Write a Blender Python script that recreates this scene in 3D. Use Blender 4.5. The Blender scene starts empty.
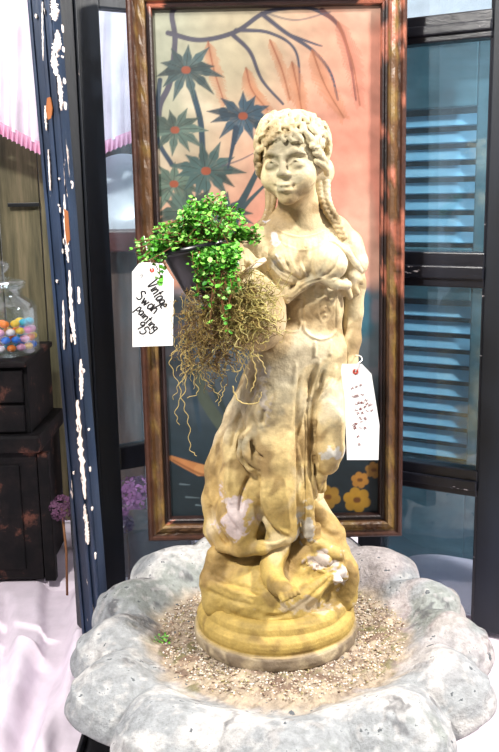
import bpy, bmesh, math, random
import numpy as np
from mathutils import Vector, Matrix
# ------------------------------------------------------------------ camera, world, lights, exposure
C = bpy.context.scene
COL = C.collection
CAM = np.array([0.0, -1.40, 1.32]); F = 908.0; PITCH = math.radians(11.5); ROLL = math.radians(1.0)
BZ = 0.60          # height of the basin floor
TZ = 0.43          # height of the table cloth
cd = bpy.data.cameras.new('camera'); cam = bpy.data.objects.new('camera', cd); COL.objects.link(cam)
cd.sensor_fit = 'VERTICAL'; cd.sensor_height = 24.0; cd.lens = 24.0*F/752.0; cd.clip_start = .05
cam.matrix_world = Matrix.Translation(Vector(CAM)) @ Matrix.Rotation(math.pi/2-PITCH, 4, 'X') @ Matrix.Rotation(-ROLL, 4, 'Z')
C.camera = cam
MW = np.array(cam.matrix_world)[:3, :3]

w = bpy.data.worlds.new('world'); C.world = w; w.use_nodes = True
w.node_tree.nodes['Background'].inputs[0].default_value = (0.93, 0.96, 1.0, 1)
w.node_tree.nodes['Background'].inputs[1].default_value = 0.26

def area(name, loc, target, size, power, col=(1, 1, 1)):
    l = bpy.data.lights.new(name, 'AREA'); l.shape = 'DISK'; l.size = size; l.energy = power; l.color = col
    o = bpy.data.objects.new(name, l); COL.objects.link(o); o.location = loc
    o.rotation_euler = (Vector(target)-Vector(loc)).to_track_quat('-Z', 'Y').to_euler()
    return o
area('ceiling_lamp_right', (1.25, -0.35, 2.25), (0.3, 0.0, 0.6), 0.16, 46, (1.0, .95, .88))
area('ceiling_lamp_left', (-0.75, -1.0, 2.35), (0.0, 0.1, 0.9), 0.13, 38, (1.0, .96, .90))
area('ceiling_lamp_rear', (-0.9, 1.35, 2.3), (-0.7, 0.9, 0.9), 0.4, 11, (1.0, .98, 1.0))
area('fill_light_rear_right', (1.3, 0.35, 2.4), (0.45, 0.5, 0.9), 0.3, 13, (.95, .98, 1.0))  # added fill light, brightens the blue shutter slats
C.view_settings.view_transform = 'Standard'; C.view_settings.look = 'None'
C.view_settings.gamma = 1.0; C.view_settings.use_curve_mapping = False
C.view_settings.exposure = 0.45

# ------------------------------------------------------------------ helpers
def ray(px, py):
    d = np.stack([(np.asarray(px, float)-249.5), -(np.asarray(py, float)-376.0), -F*np.ones_like(np.asarray(px, float))], -1)
    return d @ MW.T
def P(px, py, Y):
    "world point seen at a place of the photograph, at depth Y"
    d = ray(px, py); t = (Y-CAM[1])/d[..., 1]
    return CAM + d*t[..., None] if d.ndim > 1 else CAM + d*t
def PZ(px, py, Z):
    d = ray(px, py); return CAM + d*((Z-CAM[2])/d[2])
def PP(px, py, O, al):
    "intersection with a vertical plane through O with direction al"
    n = np.array([-math.sin(al), math.cos(al), 0]); d = ray(px, py)
    return CAM + d*(np.dot(np.array([O[0], O[1], 0])-np.array([CAM[0], CAM[1], 0]), n)/np.dot(d, n))
def proj(V):
    q = (np.asarray(V)-CAM) @ MW
    return 249.5 + F*q[..., 0]/(-q[..., 2]), 376.0 - F*q[..., 1]/(-q[..., 2])
def mpp(px, py, Y):
    "metres per pixel there"
    q = (P(px, py, Y)-CAM) @ MW
    return -q[2]/F
def lin(c):
    c = np.asarray(c, float)/255.0
    return np.where(c <= .04045, c/12.92, ((c+.055)/1.055)**2.4)
def L4(c, k=1.0): return tuple(float(v) for v in np.clip(lin(c)*k, 0, 1)) + (1.0,)

rs = np.random.RandomState(7)
_nz = [(rs.normal(size=(24, 3)), rs.uniform(0, 6.28, 24)) for _ in range(6)]
def noise(V, scale, i=0):
    "smooth pseudo noise in about -1..1"
    W, ph = _nz[i]
    V = np.asarray(V)*scale
    V = V + .7*np.sin(V[:, [1, 2, 0]]*1.3+ph[:3])
    return np.sin(V @ W.T + ph).sum(1)/5.0
def sstep(a, b, x):
    t = np.clip((x-a)/(b-a), 0, 1); return t*t*(3-2*t)

def link(name, me, mat, parent=None):
    o = bpy.data.objects.new(name, me); COL.objects.link(o)
    if mat is not None: me.materials.append(mat)
    if parent is not None:
        o.parent = parent
        o.matrix_parent_inverse = parent.matrix_world.inverted() if False else Matrix.Identity(4)
    return o
def tag(o, label, cat=None, group=None, kind=None):
    if label: o['label'] = label
    if cat: o['category'] = cat
    if group: o['group'] = group
    if kind: o['kind'] = kind
    return o
def empty(name, loc, rz=0.0):
    o = bpy.data.objects.new(name, None); COL.objects.link(o); o.location = Vector([float(v) for v in loc]); o.rotation_euler = (0, 0, rz)
    o.empty_display_size = .05
    return o
def npmesh(name, V, Q, mat, parent=None, col=None, smooth=True, off=None):
    "V world verts (n,3), Q faces (m,k) array or list of arrays"
    V = np.asarray(V, np.float32)
    if parent is not None and off is None: off = np.array(parent.location)
    if off is not None: V = V - np.asarray(off, np.float32)
    Qs = Q if isinstance(Q, list) else [Q]
    Qs = [np.asarray(q, np.int32) for q in Qs if len(q)]
    me = bpy.data.meshes.new(name)
    me.vertices.add(len(V)); me.vertices.foreach_set('co', V.ravel())
    idx = np.concatenate([q.ravel() for q in Qs]); tot = np.concatenate([np.full(len(q), q.shape[1], np.int32) for q in Qs])
    st = np.concatenate([[0], np.cumsum(tot)[:-1]]).astype(np.int32)
    me.loops.add(len(idx)); me.loops.foreach_set('vertex_index', idx)
    me.polygons.add(len(tot)); me.polygons.foreach_set('loop_start', st); me.polygons.foreach_set('loop_total', tot)
    me.polygons.foreach_set('use_smooth', np.full(len(tot), smooth))
    me.update(calc_edges=True); me.validate()
    if col is not None:
        a = me.color_attributes.new('Col', 'FLOAT_COLOR', 'POINT')
        cc = np.ones((len(V), 4), np.float32); cc[:, :3] = np.clip(col, 0, 1)
        a.data.foreach_set('color', cc.ravel())
    return link(name, me, mat, parent)

class MB:
    "collects shapes, links them as one mesh"
    def __init__(s): s.V = []; s.Q = []; s.n = 0
    def add(s, V, Q):
        V = np.asarray(V, float); s.V.append(V); s.Q += [tuple(int(i)+s.n for i in q) for q in Q]; s.n += len(V); return s
    def box(s, x0, x1, y0, y1, z0, z1, M=None, bev=0.0):
        bm = bmesh.new(); bmesh.ops.create_cube(bm, size=1)
        for v in bm.verts: v.co = Vector(((x0+x1)/2+v.co.x*(x1-x0), (y0+y1)/2+v.co.y*(y1-y0), (z0+z1)/2+v.co.z*(z1-z0)))
        if bev > 0: bmesh.ops.bevel(bm, geom=bm.edges[:], offset=bev, segments=2, affect='EDGES', profile=.6)
        if M is not None: bm.transform(M)
        bm.verts.index_update()
        s.add([v.co[:] for v in bm.verts], [[v.index for v in f.verts] for f in bm.faces]); bm.free(); return s
    def lathe(s, prof, c=(0, 0, 0), n=32, M=None):
        a = np.arange(n)*2*math.pi/n; V = []
        for r, z in prof: V += [(c[0]+r*math.cos(t), c[1]+r*math.sin(t), c[2]+z) for t in a]
        Q = []
        for i in range(len(prof)-1):
            for j in range(n):
                k = (j+1) % n; Q.append((i*n+j, i*n+k, (i+1)*n+k, (i+1)*n+j))
        if M is not None: V = [tuple(M @ Vector(v)) for v in V]
        return s.add(V, Q)
    def tube(s, pts, r, n=5):
        V, Q = tube_np(np.asarray(pts, float), r, n); return s.add(V, Q)
    def build(s, name, mat, parent=None, smooth=False, local=False):
        me = bpy.data.meshes.new(name); V = np.concatenate(s.V)
        if parent is not None and not local: V = V-np.array(parent.location)
        me.from_pydata(V.tolist(), [], s.Q); me.update()
        me.polygons.foreach_set('use_smooth', [smooth]*len(me.polygons))
        return link(name, me, mat, parent)
def tube_np(P_, r, n=5):
    m = len(P_); r = np.broadcast_to(np.asarray(r, float), (m,))
    T = np.gradient(P_, axis=0); T /= np.linalg.norm(T, axis=1)[:, None]+1e-12
    up = np.array([.31, .17, .93]); U = np.cross(T, up); U /= np.linalg.norm(U, axis=1)[:, None]+1e-9
    W = np.cross(T, U); a = np.arange(n)*2*math.pi/n
    V = P_[:, None, :] + r[:, None, None]*(np.cos(a)[None, :, None]*U[:, None, :]+np.sin(a)[None, :, None]*W[:, None, :])
    i = np.arange(m-1)[:, None]*n; j = np.arange(n)[None, :]; k = (j+1) % n
    Q = np.stack([i+j, i+k, i+n+k, i+n+j], -1).reshape(-1, 4)
    Q = [tuple(q) for q in Q] + [tuple(range(n))[::-1], tuple((m-1)*n+x for x in range(n))]
    return V.reshape(-1, 3), Q
def spline(pts, n=24):
    "Catmull-Rom through points"
    p = np.asarray(pts, float); p = np.vstack([2*p[0]-p[1], p, 2*p[-1]-p[-2]]); out = []
    seg = len(p)-3; m = max(2, n//seg)
    for i in range(seg):
        t = np.linspace(0, 1, m, endpoint=(i == seg-1))[:, None]
        a, b, c, d = p[i:i+4]
        out.append(.5*((2*b)+(-a+c)*t+(2*a-5*b+4*c-d)*t*t+(-a+3*b-3*c+d)*t**3))
    return np.concatenate(out)
def polydist(x, y, pts):
    "distance of points to a 2D polyline, and position along it 0..1"
    pts = np.asarray(pts, float); best = np.full(x.shape, 1e9); tt = np.zeros(x.shape)
    m = len(pts)-1
    for i in range(m):
        a, b = pts[i], pts[i+1]; d = b-a; l2 = (d**2).sum()+1e-9
        t = np.clip(((x-a[0])*d[0]+(y-a[1])*d[1])/l2, 0, 1)
        q = np.hypot(x-a[0]-t*d[0], y-a[1]-t*d[1]); k = q < best
        best = np.where(k, q, best); tt = np.where(k, (i+t)/m, tt)
    return best, tt

# ------------------------------------------------------------------ implicit sculpting
class SDF:
    def __init__(s, lo, hi, h):
        s.lo = np.array(lo, float); s.h = h
        s.n = np.ceil((np.array(hi)-s.lo)/h).astype(int)+1
        s.ax = [(s.lo[i]+np.arange(s.n[i])*h) for i in range(3)]
        s.F = np.full(s.n, 0.05)
    def sub(s, lo, hi):
        a = np.clip(np.floor((np.array(lo)-s.lo)/s.h).astype(int), 0, s.n); b = np.clip(np.ceil((np.array(hi)-s.lo)/s.h).astype(int)+1, 0, s.n)
        if (b <= a).any(): return None, None
        sl = tuple(slice(a[i], b[i]) for i in range(3))
        return sl, (s.ax[0][a[0]:b[0], None, None], s.ax[1][None, a[1]:b[1], None], s.ax[2][None, None, a[2]:b[2]])
    def comb(s, sl, d, k, op):
        A = s.F[sl]
        if op == 'add':
            if k <= 0: s.F[sl] = np.minimum(A, d); return
            hh = np.clip(.5+.5*(A-d)/k, 0, 1); s.F[sl] = A*(1-hh)+d*hh-k*hh*(1-hh)
        else:
            if k <= 0: s.F[sl] = np.maximum(A, -d); return
            hh = np.clip(.5-.5*(A+d)/k, 0, 1); s.F[sl] = A*(1-hh)-d*hh+k*hh*(1-hh)
    def cone(s, a, b, ra, rb, k=.006, op='add'):
        a = np.array(a, float); b = np.array(b, float); m = max(ra, rb)+k+4*s.h
        sl, g = s.sub(np.minimum(a, b)-m, np.maximum(a, b)+m)
        if sl is None: return
        d = b-a; l2 = (d**2).sum()+1e-12
        t = np.clip(((g[0]-a[0])*d[0]+(g[1]-a[1])*d[1]+(g[2]-a[2])*d[2])/l2, 0, 1)
        q = np.sqrt((g[0]-a[0]-t*d[0])**2+(g[1]-a[1]-t*d[1])**2+(g[2]-a[2]-t*d[2])**2)-(ra+t*(rb-ra))
        s.comb(sl, q, k, op)
    def chain(s, pts, rad, k=.006, op='add'):
        rad = np.broadcast_to(rad, (len(pts),))
        for i in range(len(pts)-1): s.cone(pts[i], pts[i+1], rad[i], rad[i+1], k, op)
    def ell(s, c, r, k=.006, op='add', R=None):
        c = np.array(c, float); r = np.array(r, float); m = r.max()+k+4*s.h
        sl, g = s.sub(c-m, c+m)
        if sl is None: return
        x = g[0]-c[0]; y = g[1]-c[1]; z = g[2]-c[2]
        if R is not None:
            x, y, z = (R[0, i]*x+R[1, i]*y+R[2, i]*z for i in range(3))
        k0 = np.sqrt((x/r[0])**2+(y/r[1])**2+(z/r[2])**2)+1e-9; k1 = np.sqrt((x/r[0]**2)**2+(y/r[1]**2)**2+(z/r[2]**2)**2)+1e-9
        s.comb(sl, k0*(k0-1)/k1, k, op)
    def mesh(s):
        F_ = s.F; S = F_ < 0; nx, ny, nz = F_.shape
        S[0] = S[-1] = False; S[:, 0] = S[:, -1] = False; S[:, :, 0] = S[:, :, -1] = False
        F_ = np.where(S, F_, np.maximum(F_, 1e-7))
        cnt = np.zeros((nx-1, ny-1, nz-1)); acc = np.zeros((nx-1, ny-1, nz-1, 3), np.float32)
        for a in range(3):
            o = [b for b in range(3) if b != a]
            for i in (0, 1):
                for j in (0, 1):
                    s0 = [slice(0, -1)]*3; s1 = [slice(0, -1)]*3
                    s0[o[0]] = s1[o[0]] = slice(i, F_.shape[o[0]]-1+i); s0[o[1]] = s1[o[1]] = slice(j, F_.shape[o[1]]-1+j)
                    s1[a] = slice(1, F_.shape[a])
                    A = F_[tuple(s0)]; B = F_[tuple(s1)]; x = (A < 0) != (B < 0)
                    t = np.where(x, A/(np.where(x, A-B, 1)), 0)
                    cnt += x; acc[..., a] += t; acc[..., o[0]] += x*i; acc[..., o[1]] += x*j
        act = cnt > 0; ids = np.full(act.shape, -1, np.int64); ids[act] = np.arange(act.sum())
        ijk = np.argwhere(act)
        V = s.lo + s.h*(ijk + acc[act]/cnt[act][:, None])
        Q = []
        for a in range(3):
            b, c = (a+1) % 3, (a+2) % 3
            s0 = [slice(1, -1)]*3; s1 = [slice(1, -1)]*3
            s0[a] = slice(0, -1); s1[a] = slice(1, None)
            A = S[tuple(s0)]; B = S[tuple(s1)]; E = np.argwhere(A != B)
            if not len(E): continue
            sg = A[tuple(E.T)]
            base = E.copy(); base[:, b] += 1; base[:, c] += 1
            def cid(db, dc):
                q = base.copy(); q[:, b] += db; q[:, c] += dc; return ids[tuple(q.T)]
            q = np.stack([cid(-1, -1), cid(0, -1), cid(0, 0), cid(-1, 0)], 1)
            q[~sg] = q[~sg][:, ::-1]; Q.append(q)
        Q = np.concatenate(Q); Q = Q[(Q >= 0).all(1)]
        return V, Q
def relax(V, Q, it=2, lam=.5):
    n = len(V); e = np.concatenate([Q[:, [0, 1]], Q[:, [1, 2]], Q[:, [2, 3]], Q[:, [3, 0]]]); e = np.concatenate([e, e[:, ::-1]])
    deg = np.bincount(e[:, 0], minlength=n).astype(float)[:, None]; deg[deg == 0] = 1
    for _ in range(it):
        A = np.stack([np.bincount(e[:, 0], weights=V[e[:, 1], i], minlength=n) for i in range(3)], 1)/deg
        V = V+lam*(A-V)
    return V
def normals(V, Q):
    d = np.cross(V[Q[:, 2]]-V[Q[:, 0]], V[Q[:, 3]]-V[Q[:, 1]]); N = np.zeros_like(V)
    for i in range(4):
        for a in range(3): N[:, a] += np.bincount(Q[:, i], weights=d[:, a], minlength=len(V))
    return N/(np.linalg.norm(N, axis=1)[:, None]+1e-12)
def carve(V, Q, strokes, it=1):
    "raise (+) or cut (-) soft lines, traced on the front of the figure; amp in mm, width in photo pixels"
    N = normals(V, Q); px, py = proj(V); vd = V-CAM; vd /= np.linalg.norm(vd, axis=1)[:, None]
    fr = sstep(.0, .35, -(N*vd).sum(1)); D = np.zeros(len(V))
    for pts, amp, wd in strokes:
        pts = spline(pts, max(8, 6*len(pts))) if len(pts) > 2 else np.asarray(pts, float)
        m = (px > pts[:, 0].min()-3*wd) & (px < pts[:, 0].max()+3*wd) & (py > pts[:, 1].min()-3*wd) & (py < pts[:, 1].max()+3*wd)
        if not m.any(): continue
        d, t = polydist(px[m], py[m], pts)
        D[m] += amp*.001*np.exp(-(d/wd)**2)*sstep(0, .12, t+.04)*sstep(0, .12, 1.04-t)
    return V+N*(D*fr)[:, None]

# ------------------------------------------------------------------ materials
def base_mat(name, rough=.7, metal=0.0, spec=.5):
    m = bpy.data.materials.new(name); m.use_nodes = True; b = m.node_tree.nodes['Principled BSDF']
    b.inputs['Roughness'].default_value = rough; b.inputs['Metallic'].default_value = metal
    b.inputs['Specular IOR Level'].default_value = spec
    return m, m.node_tree, b
def nnode(nt, t, **k):
    n = nt.nodes.new(t)
    for a, v in k.items():
        if a in n.inputs.keys(): n.inputs[a].default_value = v
        else: setattr(n, a, v)
    return n
def tex(nt, scale, detail=4, stretch=(1, 1, 1), rough=.6):
    tc = nnode(nt, 'ShaderNodeTexCoord'); mp = nnode(nt, 'ShaderNodeMapping'); mp.inputs['Scale'].default_value = stretch
    nt.links.new(tc.outputs['Object'], mp.inputs[0])
    n = nnode(nt, 'ShaderNodeTexNoise'); n.inputs['Scale'].default_value = scale; n.inputs['Detail'].default_value = detail; n.inputs['Roughness'].default_value = rough
    nt.links.new(mp.outputs[0], n.inputs['Vector']); return n
def ramp(nt, src, stops):
    r = nnode(nt, 'ShaderNodeValToRGB'); e = r.color_ramp.elements
    while len(e) < len(stops): e.new(.5)
    for i, (p_, c) in enumerate(stops): e[i].position = p_; e[i].color = c
    nt.links.new(src, r.inputs[0]); return r
def mixc(nt, fac, a, b, mode='MIX'):
    m = nnode(nt, 'ShaderNodeMix'); m.data_type = 'RGBA'; m.blend_type = mode
    for s_, v in ((0, fac), (6, a), (7, b)):
        if hasattr(v, 'is_linked') or hasattr(v, 'links'): nt.links.new(v, m.inputs[s_])
        else: m.inputs[s_].default_value = v
    return m.outputs[2]
def bump(nt, b, src, strength=.4, dist=.002):
    n = nnode(nt, 'ShaderNodeBump'); n.inputs['Strength'].default_value = strength; n.inputs['Distance'].default_value = dist
    nt.links.new(src, n.inputs['Height']); nt.links.new(n.outputs[0], b.inputs['Normal'])
def plain(name, c, rough=.6, metal=0, spec=.5, bmp=0, bscale=80):
    m, nt, b = base_mat(name, rough, metal, spec)
    n = tex(nt, 12, 4); a = tuple(v*.86 for v in L4(c)[:3])+(1,); d = tuple(min(1, v*1.1) for v in L4(c)[:3])+(1,)
    r = ramp(nt, n.outputs[0], [(.3, a), (.7, d)]); nt.links.new(r.outputs[0], b.inputs['Base Color'])
    if bmp: bump(nt, b, tex(nt, bscale, 5).outputs[0], bmp)
    return m
def two_tone(name, stops, scale, stretch=(1, 1, 1), rough=.6, bmp=.3, detail=6, spec=.5, bscale=None):
    m, nt, b = base_mat(name, rough, 0, spec); n = tex(nt, scale, detail, stretch, .65)
    r = ramp(nt, n.outputs[0], [(p_, L4(c)) for p_, c in stops]); nt.links.new(r.outputs[0], b.inputs['Base Color'])
    if bmp: bump(nt, b, (tex(nt, bscale, 5).outputs[0] if bscale else n.outputs[0]), bmp)
    return m
def attr_mat(name, rough=.75, nscale=45, namt=.25, bmp=.35, bscale=220, spec=.4, speck=None, bdist=.0015):
    m, nt, b = base_mat(name, rough, 0, spec)
    a = nnode(nt, 'ShaderNodeVertexColor'); a.layer_name = 'Col'
    n = tex(nt, nscale, 6, rough=.7); k = 1-namt
    r = ramp(nt, n.outputs[0], [(.3, (k, k, k, 1)), (.7, (1, 1, 1, 1))])
    c = mixc(nt, 1.0, a.outputs[0], r.outputs[0], 'MULTIPLY')
    if speck:
        s_ = tex(nt, speck[1], 3); q = ramp(nt, s_.outputs[0], [(speck[2], (0, 0, 0, 1)), (speck[2]+.04, (1, 1, 1, 1))])
        c = mixc(nt, q.outputs[0], c, L4(speck[0]))
    nt.links.new(c, b.inputs['Base Color'])
    if bmp: bump(nt, b, tex(nt, bscale, 6).outputs[0], bmp, bdist)
    return m
def peel(name, paint, paint2, chip, thr=.62, stretch=(9, 9, 1.2), scale=5, rough=.42):
    "old paint with long chips that bare pale wood"
    m, nt, b = base_mat(name, rough); n = tex(nt, scale, 8, stretch, .7); n2 = tex(nt, 9, 5, (1, 1, .3))
    p_ = ramp(nt, n2.outputs[0], [(.35, L4(paint)), (.65, L4(paint2))])
    q = ramp(nt, n.outputs[0], [(thr, (0, 0, 0, 1)), (thr+.02, (1, 1, 1, 1))])
    nt.links.new(mixc(nt, q.outputs[0], p_.outputs[0], L4(chip)), b.inputs['Base Color'])
    bump(nt, b, n.outputs[0], .5, .002); return m

STONE = attr_mat('weathered_stone', .62, 70, .36, .5, 240, .35, bdist=.002)
BASIN = attr_mat('basin_stone', .7, 60, .5, .9, 130, .3, speck=((88, 92, 96), 60, .655), bdist=.004)
NAVY = peel('navy_peeling', (12, 22, 40), (42, 60, 88), (238, 218, 204), .64)
NAVY2 = peel('navy_dark', (5, 12, 20), (14, 24, 38), (225, 200, 190), .685, rough=.5)
BLACKP = peel('black_peeling', (8, 10, 16), (34, 36, 46), (214, 206, 208), .645, (2, 9, 9), 6, .3)
BLUE = two_tone('shutter_blue', [(.3, (110, 170, 206)), (.55, (140, 200, 232)), (.75, (170, 214, 238))], 8, (1, 1, 5), .5, .2)
TEAL = two_tone('shutter_teal', [(.3, (40, 80, 92)), (.7, (84, 128, 142))], 8, (1, 1, 3), .5, .2)
PLANK = two_tone('old_plank', [(.3, (52, 50, 34)), (.5, (88, 82, 58)), (.72, (120, 108, 82))], 6, (7, 7, .6), .75, .4)
BROWNW = two_tone('brown_wood', [(.3, (70, 52, 46)), (.6, (116, 92, 82)), (.8, (150, 130, 120))], 7, (5, 5, .6), .6, .4)
CHEST = two_tone('worn_black_wood', [(.42, (7, 6, 9)), (.59, (24, 18, 19)), (.70, (104, 64, 52))], 9, (2, 2, 2), .7, .4, 8, .2)
WHITECLOTH = plain('white_cloth', (222, 210, 222), .85, bmp=.15, bscale=300)
CURTAIN = plain('curtain_cloth', (238, 228, 240), .8, bmp=.1)
PINK = plain('pink_trim', (226, 170, 200), .8, bmp=.2)
LILAC = plain('lilac_cloth', (168, 160, 176), .85, bmp=.2)
TAG = plain('white_card', (250, 250, 248), .6)
INK = plain('black_ink', (14, 14, 18), .5)
INK2 = plain('brown_ink', (120, 52, 50), .5)
RED = plain('red_eyelet', (190, 70, 50), .5)
STRING = plain('white_string', (236, 230, 224), .8)
BLACKPOT = plain('black_plastic', (10, 12, 16), .3)
STEM = plain('plant_stem', (128, 84, 50), .6)
SOIL = plain('potting_soil', (48, 34, 24), .95, bmp=.6)
WALL = plain('wall_paint', (226, 228, 234), .9, bmp=.1)
FLOOR = two_tone('floor_boards', [(.3, (90, 70, 56)), (.7, (130, 104, 84))], 4, (1, 8, 1), .6, .2)
def leafmat():
    m, nt, b = base_mat('green_leaf', .4); a = nnode(nt, 'ShaderNodeVertexColor'); a.layer_name = 'Col'
    nt.links.new(a.outputs[0], b.inputs['Base Color']); b.inputs['Subsurface Weight'].default_value = 0; return m
LEAF = leafmat(); LEAF.name = 'green_leaf'
ROOT = attr_mat('dry_root', .75, 90, .2, 0)
def glassmat(name, tint, g=.10, dust=.05, dustc=(150, 190, 210)):
    m = bpy.data.materials.new(name); m.use_nodes = True; nt = m.node_tree; nt.nodes.clear()
    o = nnode(nt, 'ShaderNodeOutputMaterial'); t = nnode(nt, 'ShaderNodeBsdfTransparent'); t.inputs[0].default_value = tint
    gl = nnode(nt, 'ShaderNodeBsdfGlossy'); gl.inputs['Roughness'].default_value = .03; gl.inputs[0].default_value = (.9, .95, 1, 1)
    df = nnode(nt, 'ShaderNodeBsdfDiffuse'); df.inputs[0].default_value = L4(dustc)
    m1 = nnode(nt, 'ShaderNodeMixShader'); lw = nnode(nt, 'ShaderNodeLayerWeight'); lw.inputs[0].default_value = .35; mr = nnode(nt, 'ShaderNodeMapRange'); mr.inputs[3].default_value = g; mr.inputs[4].default_value = min(.9, g*7); nt.links.new(lw.outputs[1], mr.inputs[0]); nt.links.new(mr.outputs[0], m1.inputs[0])
    m2 = nnode(nt, 'ShaderNodeMixShader')
    n = tex(nt, 6, 5); r = ramp(nt, n.outputs[0], [(.3, (dust*.3,)*3+(1,)), (.75, (dust*1.8,)*3+(1,))])
    nt.links.new(r.outputs[0], m2.inputs[0])
    nt.links.new(t.outputs[0], m1.inputs[1]); nt.links.new(gl.outputs[0], m1.inputs[2]); nt.links.new(m1.outputs[0], m2.inputs[1]); nt.links.new(df.outputs[0], m2.inputs[2])
    nt.links.new(m2.outputs[0], o.inputs[0]); return m
GLASS = glassmat('window_glass', (.84, .92, .96, 1), .07, .09)
JARGLASS = glassmat('jar_glass', (.96, .985, .98, 1), .05, .012, (220, 235, 230))

# ------------------------------------------------------------------ room
def struct(name, mb, mat): return tag(mb.build(name, mat), None, None, None, 'structure')
struct('floor', MB().box(-2.2, 2.2, -2.4, 2.0, -.05, 0), FLOOR)
struct('wall_back', MB().box(-2.2, 2.2, 1.9, 2.0, 0, 2.7), WALL)
struct('wall_left', MB().box(-2.3, -2.2, -2.4, 2.0, 0, 2.7), WALL)
struct('wall_right', MB().box(2.2, 2.3, -2.4, 2.0, 0, 2.7), WALL)
struct('ceiling', MB().box(-2.2, 2.2, -2.4, 2.0, 2.7, 2.75), WALL)

# table and its cloth
t = empty('display_table', (0, .45, 0)); tag(t, 'wide plain table hidden under the crumpled white cloth', 'table')
MB().box(-1.1, 1.1, -.5, 1.4, TZ-.06, TZ-.035).build('tabletop', BROWNW, t)
for x in (-1.03, 1.03):
    for y in (-.44, 1.34): MB().box(x-.03, x+.03, y-.03, y+.03, 0, TZ-.06).build('leg', BROWNW, t)
gx = np.linspace(-1.2, 1.2, 300); gy = np.linspace(-.85, 1.42, 260); X, Y = np.meshgrid(gx, gy, indexing='ij')
V = np.stack([X.ravel(), Y.ravel(), np.zeros(X.size)], 1)
drop = np.maximum(0, -.52-V[:, 1])+np.maximum(0, np.abs(V[:, 0])-1.12)
V[:, 2] = TZ-.012 + .010*noise(V, 5.5, 0)*.6+.004*noise(V, 14, 1)+.010*sstep(-.1, .5, -V[:, 0])*np.abs(noise(V*np.array([1, .45, 1]), 11, 2))
px, py = proj(V)
for pts, a, wd in [([(88, 600), (72, 680), (44, 760)], .045, 13), ([(58, 585), (50, 650), (20, 760)], -.028, 13), ([(20, 580), (22, 650), (0, 740)], .024, 13), ([(36, 590), (38, 640), (16, 700)], .012, 7), ([(60, 560), (64, 590)], -.02, 10), ([(8, 600), (4, 690)], -.02, 7),
                   ([(70, 620), (60, 700), (55, 760)], -.02, 8), ([(455, 680), (499, 700)], .02, 15), ([(440, 730), (499, 745)], -.015, 10)]:
    d, _ = polydist(px, py, pts); V[:, 2] += a*np.exp(-(d/wd)**2)*(V[:, 1] < .62)
flat = ((V[:, 0] > -1.0) & (V[:, 1] > .3)); V[:, 2] = np.where(flat, np.minimum(V[:, 2], TZ-.004), V[:, 2])
V[:, 2] = np.where(np.hypot(V[:, 0]-.04, V[:, 1]) < .30, TZ-.012, V[:, 2])
V[:, 2] = np.maximum(V[:, 2], TZ-.030); V[:, 2] -= np.minimum(drop*1.4, .32)*(drop > 0)
V[:, 1] = np.where(drop > 0, np.maximum(V[:, 1], -.56-.03*np.sin(V[:, 0]*30)), V[:, 1])
i = np.arange(299)[:, None]*260; j = np.arange(259)[None, :]; Q = np.stack([i+j, i+260+j, i+261+j, i+1+j], -1).reshape(-1, 4)
o = npmesh('tablecloth', V, Q, WHITECLOTH); tag(o, 'crumpled white cloth spread over the table under everything', 'tablecloth')

# ------------------------------------------------------------------ background things on the left
def vplane(px0, px1, py0, py1, Y):
    a = P(px0, py1, Y); b = P(px1, py0, Y); return a, b
# weathered plank screen
a, b = vplane(-60, 150, 120, 470, 1.0)
t = empty('plank_screen', (-.55, 1.02, TZ)); tag(t, 'weathered greenish brown board screen behind the candy jar', 'screen')
x = -1.0
k = 0
for wdt in (.12, .10, .135, .11, .125, .12, .10):
    mb = MB(); mb.box(x, x+wdt-.004, 1.0+.004*(k % 2), 1.022+.004*(k % 2), TZ, 1.52, bev=.002); mb.build('plank', PLANK if k < 5 else BROWNW, t); x += wdt; k += 1
q = P(8, 205, .99); q2 = P(40, 205, .99)
MB().box(q[0], q2[0], .984, .999, q[2]-.005, q[2]+.005, bev=.001).build('hinge', BLACKPOT, t)
# curtain valance with pink ruffle
t = empty('curtain_valance', P(60, 60, .82)); tag(t, 'white gathered curtain valance with pink ruffled edge, top left', 'curtain')
n = 260; m = 50
u = np.linspace(-80, 165, n); lowpx = np.interp(u, [-80, 0, 38, 70, 100, 130, 165], [118, 133, 152, 158, 153, 140, 128])
V = []
for i_, uu in enumerate(u):
    for v in np.linspace(0, 1, m):
        yy = -70+(lowpx[i_]-8+70)*v
        p_ = P(uu, yy, .82); p_[1] += .012*math.sin(uu*.32+.5*math.sin(v*3))*(.4+v)+.05*((uu-40)/100)**2
        V.append(p_)
V = np.array(V); i = np.arange(n-1)[:, None]*m; j = np.arange(m-1)[None, :]; Q = np.stack([i+j, i+j+1, i+m+j+1, i+m+j], -1).reshape(-1, 4)
npmesh('drape', V, Q, CURTAIN, t)
V = []
for i_, uu in enumerate(np.linspace(-80, 165, 600)):
    lo = np.interp(uu, u, lowpx)
    for v in np.linspace(0, 1, 8):
        p_ = P(uu, lo-11+13*v, .81); p_[1] += .05*((uu-40)/100)**2+.009*v*math.sin(uu*1.35)-.004; p_[2] += .002*v*math.sin(uu*1.35+1); V.append(p_)
i = np.arange(599)[:, None]*8; j = np.arange(7)[None, :]; Q = np.stack([i+j, i+j+1, i+8+j+1, i+8+j], -1).reshape(-1, 4)
tag(npmesh('ruffle', np.array(V), Q, PINK, t), 'pink gathered ruffle along the bottom edge')

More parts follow.
